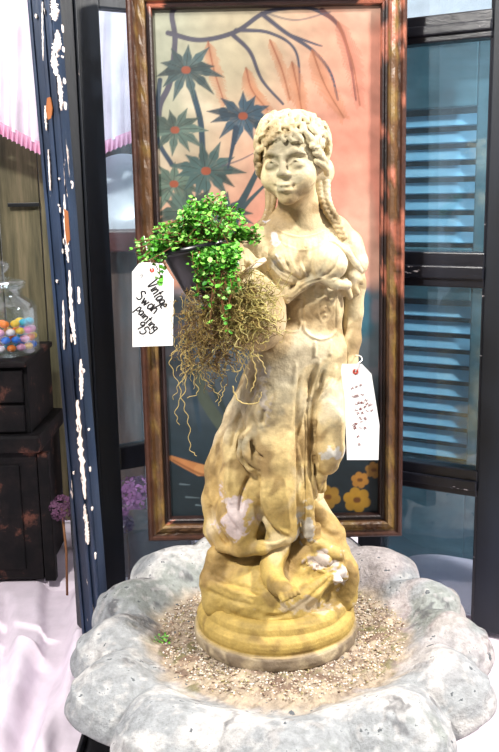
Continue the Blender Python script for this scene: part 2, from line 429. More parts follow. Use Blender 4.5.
# black chest with drawers
CY = .60
def PX(px, py=480, Y=CY): return P(px, py, Y)[0]
def PZy(py, Y=CY, px=20): return P(px, py, Y)[2]
xr = PX(38); z0 = TZ
t = empty('wooden_chest', (xr-.22, CY+.14, z0)); tag(t, 'black worn wooden chest of small drawers under the candy jar', 'chest')
xl = xr-.42
zb = PZy(452); zm = PZy(434); zt = PZy(366)
MB().box(xl, xr, CY, CY+.26, z0+.004, zb, bev=.003).build('body', CHEST, t)
MB().box(xr+.002, PX(50), CY-.004, CY+.022, z0, zb-.004, bev=.003).build('corner_post', CHEST, t)
MB().box(PX(51)-.004, PX(51)+.02, CY+.2, CY+.222, z0, zb-.004, bev=.003).build('corner_post', CHEST, t)
MB().box(xl-.01, PX(44), CY-.016, CY+.26, zb, zm, bev=.008).build('moulding', CHEST, t)
xu = PX(34)
MB().box(xl, xu, CY+.004, CY+.25, zm, zt, bev=.002).build('upper_case', CHEST, t)
for za, zc in ((zm+.006, PZy(405)), (PZy(402), zt-.008)):
    d = MB().box(xl+.01, xu-.01, CY-.006, CY+.008, za, zc, bev=.003).build('drawer', CHEST, t)
    MB().lathe([(0, 0), (.009, .004), (.011, .012), (.006, .018), (0, .02)], n=16, M=Matrix.Translation(((xl+xu)/2-(xr-.22), CY-.006-(CY+.14), (za+zc)/2-z0)) @ Matrix.Rotation(math.pi/2, 4, 'X')).build('knob', CHEST, d, True, local=True)
MB().box(xl-.01, PX(36), CY-.02, CY+.26, zt, zt+.014, bev=.004).build('top', CHEST, t)
ztop = zt+.014
MB().box(xl+.02, xr-.04, CY-.004, CY+.006, z0+.03, zb-.03, bev=.003).build('front_panel', CHEST, t)

# candy jar
jc = P(4, 352, CY+.09); jc[2] = ztop; jr = (PX(38, 330, CY+.09)-jc[0])
t = empty('candy_jar', jc); tag(t, 'clear glass apothecary jar with lid, half full of bright sweets', 'jar')
H = P(4, 305, CY+.09)[2]-ztop
prof = [(0, 0.001), (jr*.93, .001), (jr, .008), (jr, H*.93), (jr*.93, H*1.05), (jr*.62, H*1.18), (jr*.60, H*1.32), (jr*.70, H*1.34), (jr*.70, H*1.40), (jr*.55, H*1.40), (jr*.55, H*1.2), (jr*.9, H*1.02), (jr-.003, H*.9), (jr-.003, .012), (0, .006)]
MB().lathe(prof, n=48).build('glass_body', JARGLASS, t, True, local=True)
MB().lathe([(0, H*1.38), (jr*.50, H*1.38), (jr*.52, H*1.405), (jr*.72, H*1.41), (jr*.74, H*1.47), (jr*.5, H*1.52), (jr*.2, H*1.58), (jr*.15, H*1.64), (jr*.3, H*1.72), (jr*.32, H*1.82), (jr*.2, H*1.9), (0, H*1.93)], n=40).build('lid', JARGLASS, t, True, local=True)
ccs = [('pink', (255, 120, 190)), ('blue', (20, 120, 235)), ('orange', (255, 130, 20)), ('yellow', (255, 205, 60)), ('white', (250, 235, 245)), ('pale pink', (255, 175, 215)), ('aqua', (60, 185, 220))]
cm = [plain('candy_'+c[0].replace(' ', '_'), c[1], .35) for c in ccs]
rr = random.Random(3); cr = .0108
def candy_mesh():
    bm = bmesh.new(); bmesh.ops.create_icosphere(bm, subdivisions=2, radius=cr)
    for v in bm.verts: v.co.z *= .80; v.co.x *= 1.02
    me = bpy.data.meshes.new('wrapped_sweet'); bm.to_mesh(me); bm.free()
    for p_ in me.polygons: p_.use_smooth = True
    return me
cms = []
for m_ in cm: me = candy_mesh(); me.materials.append(m_); cms.append(me)
RJ = jr-.004-cr
lay = 0; z = cr+.010
while z < H*.80:
    rown = ['bottom', 'second', 'third', 'fourth', 'fifth', 'sixth', 'top'][min(lay, 6)]
    for ring in range(0, 5):
        rad = RJ-ring*cr*2.02
        if rad < 0: continue
        cnt_ = max(1, int(2*math.pi*rad/(cr*2.08)))
        if ring > 1: continue
        for q_ in range(cnt_):
            a_ = 2*math.pi*(q_+.5*(lay % 2))/cnt_
            if math.sin(a_) > .25: continue
            c_ = rr.randrange(7)
            if proj(np.array([jc[0]+rad*math.cos(a_), jc[1]+rad*math.sin(a_), ztop+z]))[0] < -7: continue
            zz = z+rr.uniform(-.0008, .0008)
            if z > H*.66 and rr.random() < .35: continue
            o = bpy.data.objects.new('sweet', cms[c_]); COL.objects.link(o)
            o.location = (jc[0]+rad*math.cos(a_), jc[1]+rad*math.sin(a_), ztop+zz); o.rotation_euler = (0, 0, rr.uniform(0, 6))
            tag(o, '%s round sweet in the %s layer inside the glass jar' % (ccs[c_][0], rown), 'sweet', '%s sweets in the glass jar' % ccs[c_][0])
    z += cr*1.72; lay += 1

# blue glass bottle beside the chest
bc = P(48, 352, CY+.16); 
t = empty('glass_bottle', (bc[0]+.004, CY+.15, ztop-.16)); 
COL.objects.unlink(t); bpy.data.objects.remove(t)
# white plate and folded pale fabric behind left glass
pc = P(118, 195, .86); r_ = mpp(118, 195, .86)*42
t = MB().lathe([(0, 0), (r_*.6, .002), (r_*.95, .012), (r_, .014), (r_*.97, .017), (r_*.6, .007), (0, .005)], n=48, M=Matrix.Translation((pc[0], .985, pc[2])) @ Matrix.Rotation(math.radians(84), 4, 'X')).build('wall_plate', plain('white_glaze', (232, 236, 244), .25), None, True)
tag(t, 'white plate hung on the boards behind the left window glass', 'plate')
a = P(96, 252, .93); b = P(150, 229, .93)
t = MB().box(a[0], b[0]+.1, .90, .984, a[2], b[2], bev=.006).build('wall_shelf', two_tone('red_brown_wood', [(.35, (58, 30, 30)), (.7, (112, 62, 58))], 8, (1, 4, 4), .4, .2), None)
tag(t, 'narrow reddish brown shelf below the white plate', 'shelf')
# dried hydrangea heads through lower left glass
def flower_head(c, r, label, col):
    t = empty('hydrangea', (c[0], c[1], TZ+.0)); tag(t, label, 'flower')
    V = []; Q = []; R_ = random.Random(int(c[0]*1000)); cc = []
    for k in range(90):
        v = Vector((R_.gauss(0, 1), R_.gauss(0, 1), R_.gauss(0, 1))).normalized(); p0 = Vector(c)+v*r*R_.uniform(.85, 1)
        q = v.to_track_quat('Z', 'Y'); s_ = r*.2; tone = R_.uniform(.7, 1.15)
        for pt in range(4):
            ang = pt*math.pi/2+k; b0 = len(V)
            for (dx, dy, dz) in ((0, 0, 0), (s_*.8, -s_*.45, .15*s_), (s_*1.25, 0, .3*s_), (s_*.8, s_*.45, .15*s_)):
                V.append(p0+q @ Vector((dx*math.cos(ang)-dy*math.sin(ang), dx*math.sin(ang)+dy*math.cos(ang), dz))); cc.append(lin(col)*tone)
            Q.append((b0, b0+1, b0+2, b0+3))
    npmesh('petals', np.array([v[:] for v in V]), np.array(Q), ROOT, t, np.array(cc), False)
    MB().tube([(c[0], c[1], TZ), (c[0]+.004, c[1], TZ+.5*(c[2]-TZ)), (c[0], c[1], c[2])], .003).build('stem', STEM, t, True)
for (x_, y_, rr_, lb, cl) in ((137, 500, 24, 'mauve dried flower head behind the glass left of the picture frame', (170, 105, 160)), (126, 524, 9, 'smaller purple dried flower head low beside the navy stile', (140, 80, 130)), (62, 508, 13, 'dull purple dried flower head between chest and navy post', (105, 66, 96))):
    yy_ = {137: .80, 126: .56, 62: .52}[x_]
    flower_head(P(x_, y_, yy_), mpp(x_, y_, yy_)*rr_, lb, cl)

cx0 = P(122, 530, .60)
t = MB().box(cx0[0], cx0[0]+.16, .60, .74, TZ+.004, cx0[2], bev=.004).build('wooden_block', BROWNW, None)
tag(t, 'low brown wooden block behind the glass below the dried flowers', 'wood block')
# ------------------------------------------------------------------ left window sash (navy, peeling)
def sash_box(t, name, s0, s1, z0, z1, d0, d1, mat, bev=.003, par=None):
    return MB().box(s0, s1, d0, d1, z0, z1, bev=bev).build(name, mat, par or t, local=True)
AL = math.radians(30); OL = P(64, 300, .34); OL[2] = TZ
t = empty('window_sash', OL, AL); tag(t, 'tall navy peeling window sash standing left of the painting', 'window sash')
def SL(px, py):
    q = PP(px, py, OL, AL); return (q[0]-OL[0])*math.cos(AL)+(q[1]-OL[1])*math.sin(AL), q[2]-TZ
sB = SL(111, 260)[0]; HZ = 1.42
sash_box(t, 'stile', 0.0, sB, 0, HZ, 0, .04, NAVY2)
sash_box(t, 'bead', 0.002, .010, 0, HZ, -.006, .0, NAVY)
sash_box(t, 'bead', sB*.50, sB*.50+.006, 0, HZ, -.004, .0, NAVY2)
zt_ = SL(110, 8)[1]; sE = sB+.23
sash_box(t, 'rail', sB, sE, zt_, zt_+.05, .004, .036, NAVY2)
za, zb_ = SL(128, 470)[1], SL(128, 447)[1]
sash_box(t, 'rail', sB, sE, za, zb_, .004, .036, BLACKP)
sash_box(t, 'rail', sB, sE, 0, .06, .004, .036, NAVY2)
sash_box(t, 'stile', sE, sE+.06, 0, HZ, 0, .04, NAVY2)
sash_box(t, 'pane', sB, sE, zb_, zt_, .018, .021, GLASS, 0)
sash_box(t, 'pane', sB, sE, .06, za, .018, .021, GLASS, 0)
# folded second stile, facing the viewer, with mouldings
OA = P(31, 0, .28); bot = P(84, 600, .28)
t = empty('door_frame', (bot[0], .28, TZ)); tag(t, 'chipped navy door stile leaning at the far left, pale wood showing', 'door frame')
topx = P(32, 0, .28); botx = P(80, 560, .28)
lean = (topx[0]-botx[0])/(topx[2]-botx[2]); xb = botx[0]-lean*(botx[2]-TZ)
M_ = Matrix.Translation((xb, .28, TZ)) @ Matrix.Shear('XY', 4, (lean, 0)) @ Matrix.Rotation(math.radians(-12), 4, 'Z')
wA = .044
def abox(name, s0, s1, d0, d1, z0=0, z1=1.40, mat=NAVY, bev=.002):
    return MB().box(s0, s1, d0, d1, z0, z1, M=M_, bev=bev).build(name, mat, t)
abox('stile', 0, wA, -.02, .02, mat=NAVY)
abox('bead', .002, .008, -.026, -.02, mat=NAVY); abox('bead', wA*.52, wA*.52+.007, -.027, -.02); abox('bead', wA-.008, wA-.001, -.025, -.02)
CHIP = peel('bare_wood', (244, 226, 214), (250, 240, 236), (40, 50, 70), .60, (6, 6, 2), 9, .7)
def chip(poly, mat=CHIP, dep=.0274):
    "a flake of bare wood: a thin irregular polygon on the face, given by (across, up)"
    V = []; n_ = len(poly)
    for d_ in (-dep, -dep+.006):
        for s_, z_ in poly: V.append(tuple(M_ @ Vector((s_, d_, z_))))
    Q = [tuple(range(n_))[::-1], tuple(range(n_, 2*n_))]+[(k, (k+1) % n_, n_+(k+1) % n_, n_+k) for k in range(n_)]
    MB().add(V, Q).build('bare_patch', mat, t)
Mi = M_.inverted()
def A2(px, py):
    d = ray(px, py); o_ = Vector(CAM); a_ = Mi @ o_; b_ = Mi @ Vector(CAM+d); dd = b_-a_; k = (-.0274-a_.y)/dd.y; q = a_+dd*k; return q.x, q.z
rr = random.Random(5)
def flake(cx_line, w0):
    "ragged streak along a list of photo points"
    L_ = []; R2 = []
    pts = spline(cx_line, 34)
    for k, (x_, y_) in enumerate(pts):
        e = math.sin(math.pi*(k+.3)/(len(pts)-.4))**.5; ww = w0*e*(.35+.9*rr.random()); wq_ = w0*e*(.25+.9*rr.random())
        L_.append(A2(x_-ww, y_+rr.uniform(-.8, .8))); R2.append(A2(x_+wq_, y_+rr.uniform(-.8, .8)))
    chip(L_+R2[::-1])
for ln, w0 in (([(53, -2), (54, 20)], 4.2), ([(57, 30), (56, 45), (54, 58), (56, 75)], 4.2), ([(58, 75), (60, 90), (61, 110)], 2.0), ([(64, 195), (66, 240), (68, 262)], 2.0),
               ([(42, 2), (43, 60)], .9), ([(69, 270), (72, 320), (75, 345)], 2.2), ([(45, 105), (46, 130)], 1.2), ([(77, 400), (81, 450), (85, 500)], 3.0), ([(84, 505), (88, 545)], 2.2), ([(63, 300), (64, 350)], 1.2), ([(80, 360), (81, 400)], 1.8), ([(48, 150), (50, 190)], .8)):
    flake(ln, w0)
for k in range(28):
    e_ = rr.choice([(34, .090), (43, .088), (60, .068), (58, .072)]); y_ = rr.uniform(0, 560); x_ = e_[0]+e_[1]*y_*(.93)+rr.uniform(-1.2, 1.2); l_ = rr.uniform(2, 9)
    chip([A2(x_-.5, y_), A2(x_+rr.uniform(.2, 1.0), y_+l_*.2), A2(x_+rr.uniform(.3, 1.3), y_+l_*.7), A2(x_+.3, y_+l_), A2(x_-rr.uniform(.3, .9), y_+l_*.6)])
RUST = plain('bare_orange_wood', (160, 96, 52), .8)
chip([A2(47, 98), A2(50, 97), A2(52, 108), A2(51, 118), A2(48, 120), A2(46, 110)], RUST, .0278)
chip([A2(64, 208), A2(67, 212), A2(69, 240), A2(67, 246), A2(65, 230)], RUST, .0278)

# ------------------------------------------------------------------ right window sash with shutter behind
AR = math.radians(-30); OR = P(404, 400, .40); OR[2] = TZ
t = empty('window_sash', OR, AR); tag(t, 'black framed window sash with three panes right of the painting', 'window sash')
def SR(px, py, dd=0):
    O2 = (OR[0]-math.sin(AR)*dd, OR[1]+math.cos(AR)*dd); q = PP(px, py, O2, AR); return (q[0]-O2[0])*math.cos(AR)+(q[1]-O2[1])*math.sin(AR), q[2]-TZ
s1 = SR(482, 350)[0]
sash_box(t, 'stile', s1, s1+.075, 0, HZ, 0, .045, NAVY2)
sash_box(t, 'bead', s1-.006, s1, 0, HZ, .004, .03, BLACKP)
sash_box(t, 'stile', -.10, -.045, 0, HZ, 0, .045, NAVY2)
def rail(pya, pyb, px=440):
    za = SR(px, pyb)[1]; zb = SR(px, pya)[1]
    o = sash_box(t, 'rail', -.045, s1, za, zb, 0, .04, BLACKP)
    m_ = MB().box(-.045, s1, -.008, 0, za+(zb-za)*.25, za+(zb-za)*.62, bev=.003).build('bead', BLACKP, o, local=True)
    return za, zb
r1 = rail(14, 42); r2 = rail(252, 287); r3 = rail(466, 492)
for za, zb in ((r1[1], HZ), (r2[1], r1[0]), (r3[1], r2[0]), (.02, r3[0])):
    sash_box(t, 'pane', -.045, s1, za, zb, .018, .021, GLASS, 0)
# louvred shutter
DS = .13
OS = (OR[0]-math.sin(AR)*DS, OR[1]+math.cos(AR)*DS, TZ)
t = empty('louvred_shutter', OS, AR); tag(t, 'blue louvred shutter standing behind the right window glass', 'shutter')
sl0 = SR(395, 200, DS)[0]-.03; slr = SR(474, 200, DS)[0]
ztop_ = SR(440, 58, DS)[1]; zbot = SR(440, 535, DS)[1]
sash_box(t, 'stile', slr, slr+.045, 0, ztop_+.03, 0, .03, TEAL)
sash_box(t, 'stile', sl0-.05, sl0, 0, ztop_+.03, 0, .03, TEAL)
sash_box(t, 'rail', sl0, slr, SR(440, 108, DS)[1], ztop_+.03, 0, .03, TEAL)
sash_box(t, 'rail', sl0, slr, SR(440, 300, DS)[1], SR(440, 248, DS)[1], 0, .03, TEAL)
sash_box(t, 'rail', sl0, slr, 0, SR(440, 462, DS)[1], 0, .03, TEAL)
for (ya, yb, nn) in ((112, 246, 8), (304, 460, 10)):
    za = SR(440, yb, DS)[1]; zb = SR(440, ya, DS)[1]
    for k in range(nn):
        zc = za+(zb-za)*(k+.5)/nn; hh = (zb-za)/nn
        M2 = Matrix.Translation(((sl0+slr)/2, .014, zc)) @ Matrix.Rotation(math.radians(-24), 4, 'X')
        MB().box(-(slr-sl0)/2, (slr-sl0)/2, -.003, .003, -hh*.36, hh*.36, M=M2, bev=.001).build('slat', BLUE, t, local=True)
sash_box(t, 'slat_gap_shade', sl0-.05, slr+.045, 0, ztop_+.03, .038, .045, NAVY2)  # added dark sheet, stands in for the shade between the slats
# lilac cushion behind the lowest pane
def blob(name, c, r, mat, label, cat, seed=0, rz=0):
    bm = bmesh.new(); bmesh.ops.create_icosphere(bm, subdivisions=5, radius=1)
    V = np.array([v.co[:] for v in bm.verts])
    sgn = np.sign(V); V = sgn*np.abs(V)**.72
    V *= (1+.035*noise(V, 3, seed))[:, None]
    V = V*np.array(r); c_, s_ = math.cos(rz), math.sin(rz)
    V = np.stack([V[:, 0]*c_-V[:, 1]*s_, V[:, 0]*s_+V[:, 1]*c_, V[:, 2]], 1)+np.array(c)
    V[:, 2] = np.maximum(V[:, 2], TZ+.001)
    for v, q in zip(bm.verts, V): v.co = q
    me = bpy.data.meshes.new(name); bm.to_mesh(me); bm.free()
    for p_ in me.polygons: p_.use_smooth = True
    return tag(link(name, me, mat), label, cat)
q = PP(440, 560, (OR[0], OR[1]+.20), AR)
blob('cushion', (q[0]+.02, q[1]-.11, TZ+.05), (.13, .035, .06), LILAC, 'lilac grey cushion seen through the lowest pane on the right', 'cushion', 2, AR)

# ------------------------------------------------------------------ framed painting
PY = .325
cor = [P(149.5, 537, PY), P(400.5, 534, PY)]
pw = cor[1][0]-cor[0][0]; pz0 = min(cor[0][2], cor[1][2]); pang = 0.0
zt_ = P(270, -22, PY)[2]; ph = zt_-pz0; pcx = (cor[0][0]+cor[1][0])/2
xtop = (P(125, 0, PY)[0]+P(408, 0, PY)[0])/2; wtop = P(408, 0, PY)[0]-P(125, 0, PY)[0]
print('painting w bottom', pw, 'w top', wtop, 'cx', pcx, xtop, 'z0', pz0, 'h', ph)
pw = (pw+wtop)/2
tilt = -math.atan((xtop-pcx)/(P(250, 0, PY)[2]-pz0))
t = empty('framed_painting', (pcx, PY, pz0)); t.rotation_euler = (math.radians(-1.0), -tilt, 0)
tag(t, 'tall framed painting of palms over water behind the statue', 'painting')
bpy.context.view_layer.update(); PM = np.array(t.matrix_world)
fw = .046
# frame: profile swept round, one mesh; (inward distance, depth towards viewer)
prof = [(0, .012), (0, -.014), (.004, -.019), (.008, -.019), (.011, -.014), (.016, -.013), (.022, -.019), (.029, -.022), (.033, -.018), (.035, -.010), (.039, -.009), (.041, -.013), (.044, -.011), (fw, -.002), (fw, .004), (fw-.012, .012)]
def frame_mesh():
    V = []; Q = []; n_ = len(prof); seg = 60
    path = []
    cs = [(-pw/2, 0, 1, 1), (pw/2, 0, -1, 1), (pw/2, ph, -1, -1), (-pw/2, ph, 1, -1)]
    for k in range(4):
        c0 = cs[k]; c1 = cs[(k+1) % 4]
        for s_ in range(seg):
            f = s_/seg; ins = []
            for (d, y) in prof:
                a0 = (c0[0]+c0[2]*d, c0[1]+c0[3]*d); a1 = (c1[0]+c1[2]*d, c1[1]+c1[3]*d)
                x_ = a0[0]+(a1[0]-a0[0])*f; z_ = a0[1]+(a1[1]-a0[1])*f
                yy = y
                if .015 < d < .031: yy += .0014*math.sin((x_+z_)*420)*math.sin((x_-z_)*160+1)
                V.append((x_, yy, z_))
    tot = 4*seg
    for i_ in range(tot):
        for j_ in range(n_):
            a_ = i_*n_+j_; b_ = ((i_+1) % tot)*n_+j_; c_ = ((i_+1) % tot)*n_+(j_+1) % n_; d_ = i_*n_+(j_+1) % n_
            Q.append((a_, b_, c_, d_))
    return V, Q
V, Q = frame_mesh(); V = np.array(V)
dins = np.array([p_[0] for p_ in prof]*240)
col = np.zeros((len(V), 3)); nz1 = noise(V*np.array([1, 1, 1]), 26, 1); nz2 = noise(V, 70, 2)
right = sstep(.05, .2, V[:, 0])
base = lin((70, 42, 28))[None, :]*np.ones((len(V), 1))
band = (dins > .013) & (dins < .034)
base[band] = lin((104, 72, 42))
base[dins <= .012] = lin((74, 44, 32)); base[dins > .034] = lin((44, 26, 24))
cop = lin((168, 102, 80)); gold = lin((120, 94, 48))
up = sstep(.35, .6, V[:, 2])
k = ((nz1+.5*nz2) > (1.75-1.3*right*up))[:, None] & (dins > .003)[:, None]
base = np.where(k, cop, base); k = ((nz2 > .45) & band)[:, None]; base = np.where(k, gold, base)
base *= (1+.25*nz2)[:, None]
FRAME = attr_mat('picture_frame', .42, 120, .5, .6, 160, .5)
npmesh('frame', V, np.array(Q), FRAME, t, np.clip(base, .003, 1), False, off=(0, 0, 0))
MB().box(-pw/2+.006, pw/2-.006, .006, .012, .006, ph-.006).build('backing', BROWNW, t, local=True)
# canvas with the picture painted on it
nx, nz = 250, 540
x_ = np.linspace(-pw/2+fw-.008, pw/2-fw+.008, nx); z_ = np.linspace(fw-.008, ph-fw+.008, nz); X, Z = np.meshgrid(x_, z_, indexing='ij')
Vl = np.stack([X.ravel(), np.full(X.size, .003), Z.ravel()], 1)
Vw = Vl @ PM[:3, :3].T + PM[:3, 3]; u, v = proj(Vw)
def lerp(a, b, f): return a*(1-f[:, None])+b*f[:, None]
N3 = np.stack([u/60, v/60, 0*u], 1); nA = noise(N3, 1.6, 0); nB = noise(N3*np.array([.5, 2, 1]), 5, 1); nC = noise(N3, 14, 2)
tan = lin((190, 178, 148)); grn = lin((158, 168, 150)); pinkc = lin((222, 150, 128)); pale = lin((214, 200, 176))
cc = np.ones((len(u), 1))*tan
cc = lerp(cc, grn, sstep(240, 160, u)*sstep(230, 60, v)*.7)
cc = lerp(cc, pinkc, np.clip(sstep(200, 400, u+.45*(v-60)+14*nA), 0, 1))
cc = lerp(cc, lin((226, 128, 110)), sstep(120, 260, v)*.45)
cc = lerp(cc, pale, sstep(.35, 1.1, nA)*.4)
cc = lerp(cc, lin((120, 116, 122)), sstep(286, 300, v+2*nA)*sstep(300, 350, u))
# water
wat = sstep(278, 300, v+4*nB)
wc = lerp(np.ones((len(u), 1))*lin((92, 104, 112)), lin((38, 56, 66)), sstep(300, 460, v))
wc = lerp(wc, lin((128, 112, 120)), sstep(.2, 1, nB)*.5*sstep(430, 300, v))
cc = lerp(cc, wc, wat)
cc = lerp(cc, lin((44, 106, 126)), sstep(17, 9, np.hypot((u-360)*1.0, (v-312)*.45)+2*nC)*.85)
cc = lerp(cc, lin((30, 44, 52)), sstep(455, 480, v+3*nB)*.8)
cc = lerp(cc, lin((92, 46, 30)), sstep(7, 3, np.abs(v-448+.05*(u-345)))*(u > 300)*.7)
def stroke(pts, w0, w1, colr, soft=1.2, alpha=1.0):
    global cc
    p_ = spline(pts, 8*len(pts)) if len(pts) > 2 else np.asarray(pts, float)
    wm = max(w0, w1)+3
    m = (u > p_[:, 0].min()-wm) & (u < p_[:, 0].max()+wm) & (v > p_[:, 1].min()-wm) & (v < p_[:, 1].max()+wm)
    if not m.any(): return
    d, tt = polydist(u[m], v[m], p_); ww = w0+(w1-w0)*tt
    cc[m] = lerp(cc[m], lin(colr), alpha*sstep(ww+soft*.5, ww-soft*.5, d))
BR = (76, 74, 88)
stroke([(158, 128), (160, 105), (170, 82), (175, 40), (172, 14), (180, 4)], 3.2, 2.5, BR)
stroke([(160, 80), (157, 110), (158, 140), (172, 165)], 2.4, 2.4, (52, 68, 84))
stroke([(168, 33), (200, 40), (235, 32), (262, 14), (285, 8), (310, 8), (332, 18)], 2.6, 2.0, BR)
stroke([(232, 34), (250, 52), (262, 80), (283, 104)], 2.4, 1.2, BR)
stroke([(262, 14), (285, 32), (312, 50), (330, 72), (338, 100)], 2.4, 1.2, BR)
stroke([(236, 30), (270, 33), (296, 52), (300, 100)], 2.0, 1.0, BR)
stroke([(290, 35), (315, 44), (322, 46)], 1.6, .6, BR)
stroke([(322, 10), (340, 28), (350, 60), (356, 100)], 2.6, 1.0, (110, 72, 70))
stroke([(262, 12), (295, 20), (330, 12)], 1.2, .8, BR, alpha=.6)
R_ = random.Random(11)
def frond(pts, ln, colr):
    p_ = spline(pts, 48)
    for k in range(len(p_)-1):
        d = p_[k+1]-p_[k]; d = d/np.linalg.norm(d); nrm = np.array([-d[1], d[0]]); f = k/len(p_)
        for s_ in (-1, 1):
            l_ = 1.15*ln*(.55+.45*math.sin(math.pi*min(1, f+.15)))*R_.uniform(.7, 1.1)
            e = p_[k]+(nrm*s_*.62+d*.8)*l_; stroke([p_[k], e], .6, .25, colr, .9, .6)
    stroke(pts, 1.0, .6, (150, 92, 66), 1, .8)
FR = (188, 122, 84)
frond([(208, 42), (214, 70), (225, 105)], 12, FR); frond([(246, 68), (252, 90), (268, 110)], 12, FR)
frond([(292, 62), (298, 90), (302, 112)], 12, FR); frond([(312, 50), (325, 85), (344, 118)], 14, FR); frond([(338, 22), (352, 60), (360, 106)], 14, (176, 104, 84)); frond([(270, 40), (282, 70), (290, 100)], 8, FR)
def flower(cx, cy, R1, colr, n_, rot, ctr=(150, 76, 50), squash=.8):
    n_ += 2; R1 *= 1.06
    for k in range(n_):
        a_ = rot+k*2*math.pi/n_+R_.uniform(-.12, .12); l_ = R1*R_.uniform(.8, 1.15)
        ex = cx+math.cos(a_)*l_; ey = cy+math.sin(a_)*l_*squash+abs(math.cos(a_))*R1*.12
        mx = cx+math.cos(a_)*l_*.55; my = cy+math.sin(a_)*l_*squash*.5
        c2 = tuple(np.clip(np.array(colr)*R_.uniform(.8, 1.25), 0, 255))
        stroke([(cx, cy), (mx, my)], R1*.06, R1*.135, c2, 1.3, .92); stroke([(mx, my), (ex, ey)], R1*.135, .3, c2, 1.3, .92)
        stroke([(cx, cy), (mx, my), (ex, ey)], .5, .3, tuple(np.array(colr)*.55), .8, .7)
    stroke([(cx-1, cy), (cx+1, cy)], R1*.11, R1*.11, ctr, 1.5)
TL = (58, 78, 80)
stroke([(193, 92), (201, 125), (203, 170)], 3, 3, (44, 66, 80))
for a_ in ((186, 70, 32, TL, 9, .2), (175, 130, 30, (78, 98, 90), 9, .5), (243, 116, 32, (50, 72, 86), 9, .1), (174, 184, 30, (84, 104, 92), 9, .2), (206, 171, 34, (62, 86, 84), 10, .4), (186, 212, 32, (76, 96, 88), 10, .1), (225, 215, 26, (70, 92, 90), 8, .3)): flower(*a_)
stroke([(236, 128), (232, 150), (228, 168)], 3, 1, (44, 62, 78)); stroke([(262, 162), (248, 190), (240, 206), (232, 230)], 2.5, 4.5, (56, 74, 80)); stroke([(272, 178), (250, 200), (238, 214)], 1, 3, (60, 80, 84)); stroke([(222, 166), (240, 160), (256, 152)], .8, .6, BR, alpha=.8)
# lower picture: stems, golden leaf, flowers
stroke([(196, 370), (205, 400), (232, 440), (250, 470)], 5, 7, (74, 84, 74)); stroke([(212, 385), (230, 420), (248, 450)], 2, 3, (46, 60, 60)); stroke([(186, 340), (192, 380), (200, 430)], 4, 2, (44, 64, 78))
stroke([(171, 458), (185, 464), (200, 470)], 2.5, 6, (196, 132, 82)); stroke([(200, 470), (222, 471)], 6, 3, (206, 146, 92))
stroke([(173, 460), (200, 474), (218, 476)], .8, 2, (120, 72, 44), 1.5, .7)
for (x0, y0, l_) in ((186, 497, 14), (196, 505, 10), (180, 484, 10)): stroke([(x0, y0), (x0+l_, y0+1)], .8, .3, (130, 150, 160), 1, .6)
stroke([(268, 300), (280, 330)], 3, 2, (60, 76, 84))
def blossom(cx, cy, r, c1):
    for k in range(6):
        a_ = k*math.pi/3+.3; stroke([(cx+math.cos(a_)*r*.35, cy+math.sin(a_)*r*.3), (cx+math.cos(a_)*r*.62, cy+math.sin(a_)*r*.55)], r*.34, r*.38, c1, 1.4, .92)
    stroke([(cx-1, cy), (cx+1, cy)], r*.2, r*.2, (120, 74, 34), 2); 
blossom(328, 497, 13, (172, 132, 52)); blossom(357, 500, 14, (196, 150, 48)); blossom(360, 480, 9, (206, 146, 62)); blossom(374, 470, 9, (176, 128, 56)); blossom(304, 500, 9, (140, 100, 44))
cc *= (1+.07*nC+.08*nB+.06*nA)[:, None]
i = np.arange(nx-1)[:, None]*nz; j = np.arange(nz-1)[None, :]; Q = np.stack([i+j, i+nz+j, i+nz+1+j, i+1+j], -1).reshape(-1, 4)
CANVAS = attr_mat('oil_canvas', .5, 120, .08, .12, 600, .4)
npmesh('canvas', Vl, Q, CANVAS, t, np.clip(cc*.62, 0, 1), True, off=(0, 0, 0))
# ------------------------------------------------------------------ stone basin
BC = np.array([P(279, 640, 0)[0], .0]); NL = 13
RO = .336
nr, na = 110, 720
def basin():
    th = np.linspace(0, 2*math.pi, na, endpoint=False); ph0 = .35
    V = []
    s = np.linspace(0, 1, nr)
    rows = []
    lob = np.abs(np.cos(NL*(th-ph0)/2+.25*np.sin(2*th)))**.85
    ir = .198+.010*np.sin(3*th+1)+.006*np.sin(7*th)
    fr_ = np.maximum(0, -np.sin(th))**1.5; bk_ = np.maximum(0, np.sin(th))**2
    ir = ir*(1+.14*fr_); lob = lob+(1-lob)*.6*bk_**2; ro = RO*(.90+.105*lob)*(1+.012*np.sin(5*th+2))*(1+.22*fr_+.21*bk_)
    for t in s:
        if t < .42:
            f = t/.42; r = ir*f; z = np.full(na, BZ)
        elif t < .86:
            f = (t-.42)/.44; r = ir+(ro-.004-ir)*f
            rise = sstep(0, .5, f)*(.030+.024*bk_) - .020*sstep(.6, 1.0, f)
            z = BZ+rise+sstep(.12, .6, f)*(.019*lob-.012)-.008*sstep(.8, 1, f)
        else:
            f = (t-.86)/.14
            z0 = BZ-.008-.012+.019*lob
            ang = f*math.pi*.5
            r = ro-.004+.010*math.sin(f*math.pi)-.10*max(0, f-.5)*2*.5; z = z0-.002-.05*f**1.2
        rows.append(np.stack([BC[0]+r*np.cos(th), BC[1]+r*np.sin(th), z*np.ones(na)], 1))
    # underside down to the neck
    for (rf, zz) in ((.72, -.085), (.5, -.105), (.36, -.12), (.28, -.145)):
        r = ro*rf; rows.append(np.stack([BC[0]+r*np.cos(th), BC[1]+r*np.sin(th), np.full(na, BZ+zz)], 1))
    V = np.concatenate(rows); R = len(rows)
    i = np.arange(R-1)[:, None]*na; j = np.arange(na)[None, :]; k = (j+1) % na
    Q = np.stack([i+j, i+na+j, i+na+k, i+k], -1).reshape(-1, 4)
    return V, Q[:, ::-1], ir
V, Q, IR = basin()
rad = np.hypot(V[:, 0]-BC[0], V[:, 1]-BC[1]); top = V[:, 2] > BZ-.03
